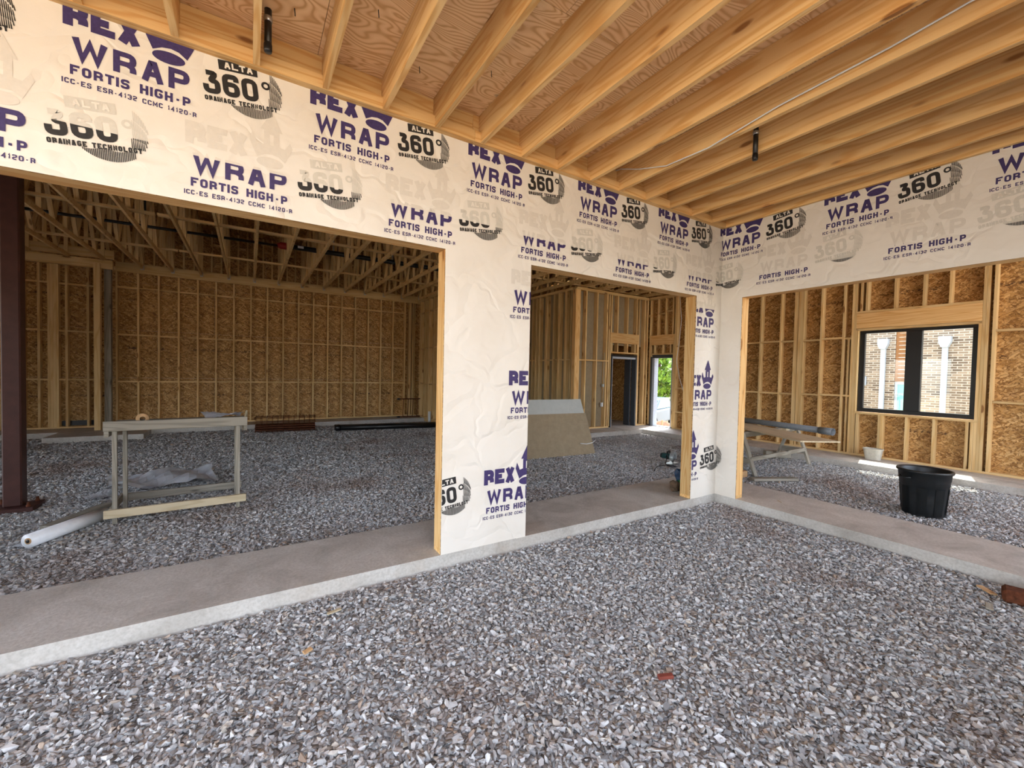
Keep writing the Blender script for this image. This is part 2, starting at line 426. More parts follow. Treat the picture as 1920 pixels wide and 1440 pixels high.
def slab(name, label, x0, x1, y0, y1):
    bm = bmesh.new(); bmesh.ops.create_cube(bm, size=1)
    bmesh.ops.scale(bm, vec=(x1-x0, y1-y0, .4), verts=bm.verts)
    bmesh.ops.subdivide_edges(bm, edges=[e for e in bm.edges if abs((e.verts[0].co-e.verts[1].co).normalized().dot(Vector((1,0,0) if x1-x0 > y1-y0 else (0,1,0)))) > .9], cuts=40, use_grid_fill=True)
    for v in bm.verts:      # slightly ragged lower edge
        if v.co.z < 0: v.co.x += random.uniform(-.006, .006); v.co.y += random.uniform(-.006, .006)
    o = from_bm(name, bm, 'concrete'); o.location = ((x0+x1)/2, (y0+y1)/2, -.2)
    return tag(o, label, 'concrete slab', kind='structure')
slab('slab_left', 'concrete strip under the wrapped wall with the two openings', -11, .93, 0, .84)
slab('slab_right', 'concrete strip under the wrapped wall beside the trash can', 0, .93, -7, -.001)
slab('slab_back', 'concrete strip under the far board wall of the dim hall', -11, 2.3, 10.05, 11.1)
slab('slab_side', 'concrete strip under the framed wall with the black window', 4.38, 5.7, -7, 4.99)
slab('slab_corner', 'concrete strip under the partition with the grey door frame', 2.3, 5.7, 5.0, 7.5)
slab('slab_pad', 'concrete pad jutting from the far wall of the hall', -8.9, -7.3, 9.15, 10.049)

# ------------------------------------------------------------------ print on the house wrap
def rounded(pts, r, closed=False):
    out = []; n = len(pts)
    for i in range(n):
        p = Vector(pts[i])
        if not closed and i in (0, n-1): out.append(p); continue
        a = Vector(pts[i-1]); b = Vector(pts[(i+1) % n])
        da = (a-p); db = (b-p); k = min(r, da.length*.49, db.length*.49)
        pa = p + da.normalized()*k; pb = p + db.normalized()*k
        for t in (0, .25, .5, .75, 1): out.append(pa*(1-t)**2 + p*2*t*(1-t) + pb*t*t)
    return out
def ribbon(pts, th, closed=False):
    """a stroke of even width as quads"""
    pts = [Vector(p) for p in pts]; n = len(pts); L = []; R = []
    for i in range(n):
        if closed: a, b = pts[i-1], pts[(i+1) % n]
        else: a, b = pts[max(i-1, 0)], pts[min(i+1, n-1)]
        p = pts[i]; d1 = (p-a) if (closed or i > 0) else (b-p); d2 = (b-p) if (closed or i < n-1) else (p-a)
        d1 = d1.normalized() if d1.length > 1e-9 else d2.normalized(); d2 = d2.normalized() if d2.length > 1e-9 else d1
        n1 = Vector((-d1.y, d1.x)); n2 = Vector((-d2.y, d2.x)); m = (n1+n2)
        m = m.normalized() if m.length > 1e-6 else n1; k = th/2/max(.45, m.dot(n1))
        L.append(p+m*k); R.append(p-m*k)
    q = [(L[i], L[i+1], R[i+1], R[i]) for i in range(n-1)]
    if closed: q.append((L[-1], L[0], R[0], R[-1]))
    return q
# centre lines in a unit box: (points, closed, round corners)
GL = {
 'A': [([(0,0),(.40,1),(.60,1),(1,0)],0,0), ([(.2,.32),(.8,.32)],0,0)],
 'C': [([(1,.75),(1,1),(0,1),(0,0),(1,0),(1,.25)],0,1)],
 'D': [([(0,0),(0,1),(1,1),(1,0)],1,1)],
 'E': [([(1,1),(0,1),(0,0),(1,0)],0,0), ([(0,.5),(.9,.5)],0,0)],
 'F': [([(1,1),(0,1),(0,0)],0,0), ([(0,.5),(.88,.5)],0,0)],
 'G': [([(1,.77),(1,1),(0,1),(0,0),(1,0),(1,.48),(.55,.48)],0,1)],
 'H': [([(0,0),(0,1)],0,0), ([(1,0),(1,1)],0,0), ([(0,.5),(1,.5)],0,0)],
 'I': [([(.5,0),(.5,1)],0,0)],
 'L': [([(0,1),(0,0),(1,0)],0,0)],
 'M': [([(0,0),(0,1),(.5,.25),(1,1),(1,0)],0,0)],
 'N': [([(0,0),(0,1),(1,0),(1,1)],0,0)],
 'O': [([(0,0),(0,1),(1,1),(1,0)],1,1)],
 'P': [([(0,0),(0,1)],0,0), ([(0,1),(1,1),(1,.42),(0,.42)],0,1)],
 'R': [([(0,0),(0,1)],0,0), ([(0,1),(1,1),(1,.45),(0,.45)],0,1), ([(.62,.45),(1,.32),(1,0)],0,1)],
 'S': [([(1,.76),(1,1),(0,1),(0,.52),(1,.52),(1,0),(0,0),(0,.24)],0,1)],
 'T': [([(0,1),(1,1)],0,0), ([(.5,0),(.5,1)],0,0)],
 'W': [([(0,1),(.24,0),(.5,.95),(.76,0),(1,1)],0,0)],
 'X': [([(0,0),(1,1)],0,0), ([(0,1),(1,0)],0,0)],
 'Y': [([(0,1),(.5,.45),(1,1)],0,0), ([(.5,.45),(.5,0)],0,0)],
 '-': [([(.1,.42),(.9,.42)],0,0)],
 '0': [([(0,0),(0,1),(1,1),(1,0)],1,1)],
 '1': [([(.15,.78),(.6,1),(.6,0)],0,0)],
 '2': [([(0,.78),(0,1),(1,1),(1,.55),(0,.42),(0,0),(1,0)],0,1)],
 '3': [([(0,.8),(0,1),(1,1),(1,0),(0,0),(0,.2)],0,1), ([(.35,.52),(1,.52)],0,0)],
 '4': [([(.72,0),(.72,1),(0,.28),(1,.28)],0,0)],
 '6': [([(1,.74),(1,1),(0,1),(0,0),(1,0),(1,.56),(0,.56)],0,1)],
 'Z': [([(.12,1),(.95,1),(.42,.56),(1,.56),(1,0),(0,0),(0,.36)],0,1)],     # the angular three of the round mark
}
NARROW = {'I': .25, '-': .75, '1': .55, ' ': .7, 'W': 1.45, 'M': 1.2}
def text_polys(s, x0, x1, z0, h, th, gap=.22):
    ws = [NARROW.get(c, 1.0) for c in s]; tot = sum(ws) + gap*(len(s)-1); k = (x1-x0)/tot; x = x0; out = []
    for c, w in zip(s, ws):
        if c != ' ':
            W_ = w*k; ix = min(th/2, W_*.3)
            for pts, cl, rd in GL[c]:
                P = [Vector((x + ix + p[0]*(W_-2*ix), z0 + th/2 + p[1]*(h-th))) for p in pts]
                if c in 'AWMNXYZ4' and not rd:       # slanted ends reach the line
                    P = [Vector((p.x, z0 if abs(p.y-z0-th/2) < 1e-6 and c != 'Z' and (i in (0, len(P)-1)) else (z0+h if abs(p.y-z0-h+th/2) < 1e-6 and i in (0, len(P)-1) and c != 'Z' else p.y))) for i, p in enumerate(P)]
                elif not rd and len(P) == 2 and abs(P[0].x-P[1].x) < 1e-6:
                    P = [Vector((p.x, z0 if p.y < z0+h/2 and abs(p.y-z0-th/2) < 1e-6 else (z0+h if abs(p.y-z0-h+th/2) < 1e-6 else p.y))) for p in P]
                elif not rd and len(P) == 2: P = [Vector((p.x + (-ix if i == 0 and pts[0][0] == 0 else (ix if i == 1 and pts[1][0] == 1 else 0)), p.y)) for i, p in enumerate(P)]
                elif c in 'EFL': P = [Vector((p.x + (ix if q[0] == 1 else 0), (z0 if c == 'F' and q == (0,0) else (z0+h if c == 'L' and q == (0,1) else p.y)))) for p, q in zip(P, pts)]
                if rd: P = rounded(P, th*.9 if c != 'Z' else th*.7, cl)
                out += ribbon(P, th, cl)
        x += (w+gap)*k
    return out
def rot_polys(polys, cx, cz, a):
    ca, sa = math.cos(a), math.sin(a)
    return [[Vector((cx+(p[0]-cx)*ca-(p[1]-cz)*sa, cz+(p[0]-cx)*sa+(p[1]-cz)*ca)) for p in q] for q in polys]
def ring(cx, cz, r, th, n=20):
    return ribbon([Vector((cx+r*math.cos(2*math.pi*i/n), cz+r*math.sin(2*math.pi*i/n))) for i in range(n)], th, True)
def crown_polys(cx, cz, s):
    P = lambda L: [Vector((cx+x*s, cz+z*s)) for x, z in L]
    out = [P([(0,1.5),(-.27,.98),(.25,.98)]), P([(-.18,.98),(-.18,.6),(-.05,.6),(-.05,.88),(-.18,.98)][:4]), P([(-.18,.985),(-.05,.88),(.04,.88),(.17,.985)]),
           P([(.04,.6),(.17,.6),(.17,.98),(.04,.88)]),
           P([(-.51,.64),(-.45,.86),(-.33,.58),(-.17,.34),(-.34,.24)]), P([(-.33,.58),(-.18,.61),(.17,.61),(.31,.58),(.15,.34),(0,.37),(-.17,.34)]),
           P([(.31,.58),(.43,.79),(.49,.64),(.31,.22),(.15,.34)])]
    out.append(P([(-.04+.31*math.cos(t), .14+.14*math.sin(t)) for t in [2*math.pi*i/24 for i in range(24)]]))
    return out
def hatch(cx, cz, R):
    out = []
    w = .0052
    for i in range(9):                      # right crescent
        x = R*(.58 + .42*i/9); top = math.sqrt(max(0, R*R-x*x)); lo = -R*.42
        if lo > top: continue
        lo2 = max(lo, -math.sqrt(max(0, R*R-x*x)))
        for k in range(4):
            a = lo2 + (top-lo2)*k/4; b = lo2 + (top-lo2)*(k+1.05)/4; dx = .004*(k % 2)
            out.append([Vector((cx+x+dx, cz+a)), Vector((cx+x+w+dx, cz+a)), Vector((cx+x+w*.6-.004+dx, cz+b)), Vector((cx+x-.004+dx, cz+b))])
    for i in range(30):                     # lower crescent
        x = R*(-.62 + 1.28*i/29); lo = -math.sqrt(max(0, R*R-x*x)); hi = -R*.70 + (x+R*.5)*.123 - .03*R*math.sin(i*.4)
        if lo > hi-.004: continue
        out.append([Vector((cx+x, cz+lo)), Vector((cx+x+w*.9, cz+lo)), Vector((cx+x+w*.9-.004, cz+hi)), Vector((cx+x-.004, cz+hi))])
    return out
def put_print(name, polys, mat, wallA, wallB, off=.003, clips=(), seam=None, ghost='ink_ghost'):
    """polys in (u,z): u<0 lies on the left wall, u>0 on the right wall; clips = list of (co, no) half planes kept"""
    def build(extra, mt):
        for side in (-1, 1):
            bm = bmesh.new()
            for i, q in enumerate(polys):
                try: bm.faces.new([bm.verts.new((p[0], 2e-5*(i % 50), p[1])) for p in q])
                except ValueError: pass
            for co, no in list(clips) + list(extra) + [((0,0,0), (side,0,0))]:
                bmesh.ops.bisect_plane(bm, geom=bm.verts[:]+bm.edges[:]+bm.faces[:], dist=1e-6, plane_co=co, plane_no=no, clear_inner=True)
            if not bm.faces: bm.free(); continue
            bmesh.ops.triangulate(bm, faces=bm.faces[:])
            for v in bm.verts: v.co = Vector((v.co.x, -off-v.co.y, v.co.z)) if side < 0 else Vector((-off-v.co.y, -v.co.x, v.co.z))
            bmesh.ops.recalc_face_normals(bm, faces=bm.faces)
            o = from_bm(name, bm, mt, wallA if side < 0 else wallB)
    if seam is None: build([], mat)
    else:
        build([((0,0,seam), (0,0,-1))], mat); build([((0,0,seam), (0,0,1))], ghost)
def print_group(u, z, A, B, clips=(), seam=None, big=True, mark=True):
    kw = dict(wallA=A, wallB=B, clips=clips, seam=(z+seam) if seam is not None else None)
    if big:
        put_print('lettering', text_polys('REX', u-.034, u+.287, z+.175, .135, .040, .10), 'ink_purple', **kw)
        put_print('crown_logo', crown_polys(u+.425, z+.135, .25), 'ink_purple', **kw)
        put_print('lettering', text_polys('WRAP', u, u+.513, z, .122, .029), 'ink_purple', **kw)
        put_print('lettering', text_polys('FORTIS HIGH-P', u-.007, u+.518, z-.083, .053, .0126, .24), 'ink_purple', **kw)
        put_print('lettering', text_polys('ICC-ES ESR-4132 CCMC 14120-R', u-.039, u+.547, z-.136, .028, .0057, .28), 'ink_purple', **kw)
    if mark:
        a = math.radians(7); x = u+.585; zz = z+.035; kg = dict(kw, ghost='ink_ghost_dark')
        rp = lambda q: rot_polys(q, x, zz, a)
        put_print('round_logo', rp(text_polys('Z60', x, x+.296, zz, .138, .030, .14)), 'ink_black', **kg)
        put_print('round_logo', rp(ring(x+.345, zz+.115, .019, .013)), 'ink_black', **kg)
        put_print('lettering', rp(text_polys('DRAINAGE TECHNOLOGY', x, x+.395, zz-.043, .029, .0078, .22)), 'ink_black', **kg)
        put_print('round_logo', hatch(u+.835, z+.132, .172), 'ink_black', **kg)
        box = rp([[Vector((x+.095, zz+.158)), Vector((x+.305, zz+.158)), Vector((x+.305, zz+.218)), Vector((x+.095, zz+.218))]])
        put_print('round_logo', box, 'ink_black', **kg)
        put_print('lettering', rp(text_polys('ALTA', x+.125, x+.280, zz+.169, .038, .0095, .2)), 'house_wrap', off=.0055, **dict(kw, ghost='house_wrap'))

# ------------------------------------------------------------------ the two wrapped walls
X0, X1, X2, X3 = -7.4, -3.9, -3.04, -.526       # openings in the left wall
Y1, Y2 = -.28, -6.2                              # opening in the right wall (from the corner towards the camera)
TOP = 3.74
def sheet(name, quads, mat, cell=.25):
    """wrapped face: quads in (u,z) extents on one side"""
def wrapped_walls():
    bm = bmesh.new()
    def q(x0, x1, z0, z1, y=0): bm.faces.new([bm.verts.new(p) for p in ((x0,y,z0),(x1,y,z0),(x1,y,z1),(x0,y,z1))])
    q(-11, 0, H, TOP); q(-11, X0, 0, H); q(X1, X2, -.004, H); q(X3, 0, -.004, H)
    A = from_bm('wall_left', bm, 'house_wrap')
    tag(A, 'stud wall in printed white house wrap with two wide openings', 'wall', kind='structure')
    bm = bmesh.new()
    def q(y0, y1, z0, z1, x=0): bm.faces.new([bm.verts.new(p) for p in ((x,y0,z0),(x,y1,z0),(x,y1,z1),(x,y0,z1))])
    q(0, -7, H, TOP); q(0, Y1, -.004, H); q(Y2, -7, 0, H)
    B = from_bm('wall_right', bm, 'house_wrap')
    tag(B, 'stud wall in printed white house wrap over the opening by the trash can', 'wall', kind='structure')
    # upper course of wrap lapping over the lower one
    def lap(parent, pts, off):
        bm = bmesh.new(); a = [bm.verts.new(p) for p in pts]; bm.faces.new(a)
        r = bmesh.ops.extrude_face_region(bm, geom=bm.faces[:]); bmesh.ops.translate(bm, vec=off, verts=[v for v in r['geom'] if isinstance(v, bmesh.types.BMVert)])
        bmesh.ops.recalc_face_normals(bm, faces=bm.faces); return from_bm('wrap_lap', bm, 'house_wrap', parent)
    lap(A, [(-11,-.0001,2.875),(0,-.0001,2.80),(0,-.0001,TOP),(-11,-.0001,TOP)], (0,-.0012,0))
    lap(B, [(-.0001,0,2.83),(-.0001,-7,3.02),(-.0001,-7,TOP),(-.0001,0,TOP)], (-.0012,0,0))
    lap(A, [(X1,-.0001,2.34),(X2,-.0001,2.36),(X2,-.0001,2.8),(X1,-.0001,2.8)], (0,-.0006,0))
    lap(A, [(X3,-.0001,2.43),(0,-.0001,2.42),(0,-.0001,2.8),(X3,-.0001,2.8)], (0,-.0006,0))
    # sheathing edge and framing behind the wrap
    for x0, x1, z0, z1 in ((-11, 0, H, TOP), (-11, X0, 0, H), (X1, X2, 0, H), (X3, 0, 0, H)):
        board('sheathing_panel', A, x0, x1, .001, .012, z0, z1, 'osb', 'x')
    for y0, y1, z0, z1 in ((-7, -.001, H, TOP), (Y1, -.001, 0, H), (-7, Y2, 0, H)):
        board('sheathing_panel', B, .001, .012, y0, y1, z0, z1, 'osb', 'y')
    def jamb(x, s):        # s=+1: wall lies towards +x of the edge
        for k in range(2): 
            a = x + s*(.001+.039*k); board('jamb_stud', A, min(a, a+s*.038), max(a, a+s*.038), .013, .152, .038, H-.001, 'pine', 'z')
        a = x + s*.001; board('bottom_plate', A, min(a, a+s*.24), max(a, a+s*.24), .013, .152, 0, .037, 'pine', 'x')
    jamb(X0, -1); jamb(X1, 1); jamb(X2, -1); jamb(X3, 1)
    for a, b in ((X0, X1), (X2, X3)):
        board('header', A, a-.08, b+.08, .013, .051, H+.039, H+.32, 'pine', 'x')
        board('header', A, a-.08, b+.08, .113, .152, H+.039, H+.32, 'pine', 'x')
        board('header_plate', A, a-.001, b+.001, .013, .152, H, H+.038, 'pine', 'x')
    for x in (-3.55, -3.3, -.36, -.2): board('stud', A, x, x+.038, .013, .152, .038, H+.3, 'stud_wood', 'z')
    board('top_plate', A, -11, 0, .013, .152, TOP-.08, TOP, 'stud_wood', 'x')
    for k in range(2): board('jamb_stud', B, .013, .152, Y1+.001+.039*k, Y1+.039+.039*k, .038, H-.001, 'pine', 'z')
    board('bottom_plate', B, .013, .152, Y1+.001, -.003, 0, .037, 'pine', 'y')
    board('jamb_stud', B, .013, .152, Y2-.04, Y2-.002, .038, H, 'pine', 'z')
    board('header', B, .013, .051, Y2-.1, Y1+.08, H+.039, H+.32, 'pine', 'y')
    board('header_plate', B, .013, .152, Y2, Y1, H, H+.038, 'pine', 'y')
    board('top_plate', B, .013, .152, -7, 0, TOP-.08, TOP, 'stud_wood', 'y')
    # inside faces above the openings
    board('corner_post', B, .013, .152, -.14, -.002, .038, H+.3, 'stud_wood', 'z')
    return A, B
WA, WB = wrapped_walls()
def wall_print():
    top = [((0,0,HL+.03), (0,0,-1))]
    for k in range(-1, 9):
        u = -6.103 + 1.2135*k; z = 3.215 + (max(0, u)*.03)
        print_group(u, z, WA, WB, clips=top)
    row2 = [(-6.79, .12), (-5.577, .105), (-4.364, .092), (-3.150, .075), (-1.937, .055), (-.723, .05), (.49, -.008), (1.71, -.008), (2.93, -.008)]
    low = [((0,0,H+.004), (0,0,1))]
    for u, s in row2:
        z = 2.744 if u < -.3 else 2.83+.03*(u-.5)
        print_group(u, z, WA, WB, clips=low, seam=s)
    colL = [((X1+.002,0,0), (1,0,0)), ((X2-.002,0,0), (-1,0,0)), ((0,0,H-.0), (0,0,-1))]
    colR = [((X3+.002,0,0), (1,0,0)), ((-Y1-.004,0,0), (-1,0,0))]
    print_group(-3.223, 2.188, WA, WB, colL, seam=.16, mark=False); print_group(-3.226, 1.261, WA, WB, colL, mark=False)
    print_group(-3.464, .366, WA, WB, colL); print_group(-4.635, .366, WA, WB, colL, big=False)
    print_group(-.668, 2.188, WA, WB, colR, seam=.235, mark=False); print_group(-.668, 1.261, WA, WB, colR, mark=False)
    print_group(-.93, .366, WA, WB, colR)
wall_print()
def rear_shade_wall():
    R_ = empty('wall_rear_added'); tag(R_, 'unseen wrapped wall added behind the viewer to shade the porch', 'wall', kind='structure')
    board('wrap_panel', R_, -3.4, -.01, -4.98, -4.95, 0, TOP, 'house_wrap', 'x')  # unseen, added so the light falls off towards the right
rear_shade_wall()

# ------------------------------------------------------------------ porch ceiling
def porch_ceiling():
    C = empty('ceiling'); tag(C, 'open ceiling of pine joists under plywood decking', 'ceiling', kind='structure')
    L = 4.9; jd = .238
    bm = bmesh.new(); prof = [(.02, jd), (L, jd), (L, 0), (.062, 0), (.062, .092), (.02, .092)]
    a = [bm.verts.new((x, -.019, z)) for x, z in prof]; b = [bm.verts.new((x, .019, z)) for x, z in prof]
    bm.faces.new(a); bm.faces.new(b[::-1])
    for i in range(6): bm.faces.new((a[i], b[i], b[(i+1)%6], a[(i+1)%6]))
    bmesh.ops.recalc_face_normals(bm, faces=bm.faces)
    me = bpy.data.meshes.new('joist'); bm.to_mesh(me); bm.free(); me.materials.append(MAT['pine'])
    xs = [-.029] + [-.329-.4095*k for k in range(26)]
    for x in xs:
        o = link('joist', me, C); o.location = (x, 0, HL+.003); o.rotation_euler = (0, 0, -math.pi/2)
    for i in range(3): board('ledger', C, -11+3.66*i+.001, -11+3.66*(i+1)-.001, -.0605, -.003, HL, HL+.09, 'pine', 'x')
    for i in range(3): board('rim_board', C, -11+3.66*i+.001, -11+3.66*(i+1)-.001, -.0195, -.003, HL+.092, HL+.24, 'pine', 'x')
    z = HL+.243
    y = -.001
    for r in range(4):
        x = 0 if r % 2 == 0 else -1.22
        if r % 2: board('deck_panel', C, -1.219, .15, y-1.219, y, z, z+.018, 'plywood', 'x')
        while x > -10.9:
            board('deck_panel', C, x-2.437, x, y-1.219, y, z, z+.018, 'plywood', 'x'); x -= 2.44
        y -= 1.222
    board('roof_leak_cover', C, -11.2, .0, -4.95, .0, z+.019, z+.03, 'asphalt', 'x')  # unseen cover added to keep light out of the deck gaps
    # nails driven through the deck
    bm = bmesh.new()
    for x, y in ((-5.05, -.35), (-4.62, -.62), (-4.25, -.3), (-3.8, -.55), (-3.45, -.38), (-2.95, -.33), (-6.0, -.3)):
        tube_bm(bm, [(x, y, z), (x+.004, y, z-.045)], .0028, 5)
    tag(from_bm('nail_points', bm, 'frame_black', C), kind='stuff')
    c = tube('cable', None, [(-2.01, -.03, 3.70), (-2.01,-.1,3.69),(-2.01,-.35,3.59),(-2.01,-.67,3.495),(-2.01,-1.09,3.475),(-2.01,-1.64,3.535),(-2.01,-2.27,3.556),(-2.01,-2.6,3.586),(-2.01,-4.2,3.6)], .0055, 'white_pvc', 8)
    tag(c, 'thin white cable clipped along a ceiling joist', 'cable')
    def drop(loc, zt, zb, label):
        e = empty('sprinkler_drop', loc); tag(e, label, 'pipe')
        tube('pipe', e, [(0,0,zb), (0,0,zt)], .020, 'black_pipe', 12)
        lathe('fitting', e, [(0,0), (.020,0), (.023,.012), (.023,.045), (.019,.06), (.017,.065)], 'black_pipe', 14, (0,0,zb-.012))
        lathe('coupling', e, [(.017,0), (.024,.004), (.024,.03), (.017,.034)], 'galvanised' , 14, (0,0,(zt+zb)/2+ .04))
    drop((-5.185, -.25, 0), 3.74, 3.485, 'black pipe stub hanging between joists above the large crown print')
    drop((-1.62, -1.27, 0), 3.74, 3.42, 'black pipe stub hanging between joists near the wrapped corner')
porch_ceiling()

# ------------------------------------------------------------------ hall and side room framing
YB, XE, YP, WT = 10.88, 5.35, 5.70, 3.9
def osb_sheets_y(parent, x0, x1, y, z0, z1, th=.011, mat='osb'):
    r = 0; z = z0
    while z < z1-.02:
        zt = min(z+1.219, z1); x = x0 - (1.22 if r % 2 else 0)
        while x < x1-.02:
            a = max(x, x0); b = min(x+2.437, x1)
            if b-a > .03: board('sheathing_panel', parent, a, b, y, y+th, z, zt, mat, 'x')
            x += 2.44
        z += 1.222; r += 1
def osb_sheets_x(parent, y0, y1, x, z0, z1, holes=(), th=.011, mat='osb'):
    r = 0; z = z0
    while z < z1-.02:
        zt = min(z+1.219, z1); y = y0 - (1.22 if r % 2 else 0)
        while y < y1-.02:
            segs = [(max(y, y0), min(y+2.437, y1), z, zt)]
            for hy0, hy1, hz0, hz1 in holes:
                out = []
                for a, b, c, d in segs:
                    if b <= hy0 or a >= hy1 or d <= hz0 or c >= hz1: out.append((a,b,c,d)); continue
                    if a < hy0: out.append((a, hy0, c, d))
                    if b > hy1: out.append((hy1, b, c, d))
                    m0, m1 = max(a, hy0), min(b, hy1)
                    if c < hz0: out.append((m0, m1, c, hz0))
                    if d > hz1: out.append((m0, m1, hz1, d))
                segs = out
            for a, b, c, d in segs:
                if b-a > .02 and d-c > .02: board('sheathing_panel', parent, x, x+th, a, b, c, d, mat, 'y')
            y += 2.44
        z += 1.222; r += 1
def hall_back():
    Wb = empty('wall_back'); tag(Wb, 'far wall of the dim hall with exposed studs on strand board', 'wall', kind='structure')
    osb_sheets_y(Wb, -10.98, 5.7, YB+.141, 0, 5.4)
    board('bottom_plate', Wb, -11, -.36, YB, YB+.14, .0, .038, 'stud_wood', 'x')
    board('top_plate', Wb, -11, 2.4, YB, YB+.14, WT, WT+.038, 'stud_wood', 'x')
    board('top_plate', Wb, -11, 2.4, YB, YB+.14, WT+.04, WT+.078, 'stud_wood', 'x')
    board('beam', Wb, -8.1, 2.4, YB-.04, YB-.002, WT-.03, WT+.21, 'stud_wood', 'x')
    xs = [-8.09+.4064*k for k in range(19)]
    for x in xs: board('stud', Wb, x-.019, x+.019, YB, YB+.14, .039, WT-.001, 'stud_wood', 'z')
    for x in (-.62, -.58, -.50, -.44): board('stud', Wb, x-.019, x+.019, YB-.01*(x > -.55), YB+.14, .039, WT-.001, 'stud_wood', 'z')
    for zc in (1.13, 2.31, 3.50):
        for a, b in zip(xs, xs[1:]): board('block', Wb, a+.02, b-.02, YB, YB+.089, zc-.019+random.uniform(-.012,.012)*(zc > 3), zc+.019, 'stud_wood', 'x')
    lx = [-9.69, -9.44, -8.98, -8.61, -8.43]
    for x in lx: board('stud', Wb, x-.022, x+.022, YB, YB+.14, .039, WT-.001, 'stud_wood', 'z')
    for k in range(4): board('stud', Wb, -9.295+.047*k, -9.25+.047*k, YB-.01, YB+.13, .039, WT-.001, 'stud_wood', 'z')
    for x in (-10.05, -10.45, -10.85): board('stud', Wb, x-.019, x+.019, YB, YB+.14, .039, WT-.001, 'stud_wood', 'z')
    for zc in (1.17, 2.33, 3.45):
        for a, b in ((-9.668,-9.462), (-9.418,-9.297), (-9.105,-9.003), (-8.957,-8.633), (-8.587,-8.453)):
            board('block', Wb, a, b, YB, YB+.089, zc-.019, zc+.019, 'stud_wood', 'x')
    board('flashing', Wb, -9.1, -8.45, YB+.128, YB+.139, .05, .17, 'black_pipe', 'x')
    # stub frame standing in front of the wall
    board('post', Wb, -8.35, -8.24, 10.19, 10.33, .001, WT, 'stud_wood', 'z')
    board('post', Wb, -8.22, -8.10, 10.42, 10.56, .001, WT-.05, 'weathered', 'z')
    board('beam', Wb, -10.9, -8.03, 10.25, 10.33, WT-.1, WT+.1, 'stud_wood', 'x')
    board('beam', Wb, -10.9, -8.03, 10.36, 10.41, WT+.15, WT+.36, 'stud_wood', 'x')
    # framing of the wall above the plate
    for k in range(18):
        x = -8.1+.607*k
        if x < .3: board('stud', Wb, x+.1, x+.138, YB+.05, YB+.14, WT+.08, 5.3, 'stud_wood', 'z'); board('stud', Wb, x+.32, x+.358, YB+.05, YB+.14, WT+.08, 5.3, 'stud_wood', 'z')
    for k in range(16):
        x = -8.0+.607*k
        if x < .2: board('block', Wb, x+.05, x+.2, YB+.05, YB+.14, 4.86, 4.9, 'stud_wood', 'x')
    board('outer_leak_cover', Wb, -10.99, 5.75, YB+.154, YB+.158, 0, 5.4, 'house_wrap', 'x')  # added behind the sheets to stop light leaking through their gaps
    Wl = empty('wall_end_added'); tag(Wl, 'unseen end wall added to dim the hall, its gap letting in daylight', 'wall', kind='structure')  # unseen wall added to cut the hall's light, gap sized to suit
    for y0, y1, z0, z1 in ((.2, 1.2, 0, 5.3), (4.4, 7.2, 0, 5.3), (7.2, YB, 0, 5.3), (1.2, 4.4, 2.6, 5.3)):
        board('sheathing_panel', Wl, -11.02, -11.0, y0, y1, z0, z1, 'osb', 'y')
    Ws = empty('wall_side'); tag(Ws, 'short stud wall closing the hall beside the far corner', 'wall', kind='structure')
    osb_sheets_x(Ws, 7.2, YB, -.21, 0, 4.0)
    for k, y in enumerate([10.55, 10.15, 9.74, 9.33, 8.93, 8.52, 8.1, 7.7, 7.3]):
        board('stud', Ws, -.352, -.212, y, y+.038, .039, WT-.001, 'stud_wood', 'z')
        if k: 
            for zc in (1.13, 2.31, 3.50): board('block', Ws, -.352, -.263, y+.04, y+.36, zc-.019, zc+.019, 'stud_wood', 'y')
    board('bottom_plate', Ws, -.352, -.212, 7.2, YB-.002, G, .038, 'stud_wood', 'y')
    board('top_plate', Ws, -.352, -.212, 7.2, YB-.002, WT, WT+.076, 'stud_wood', 'y')
hall_back()

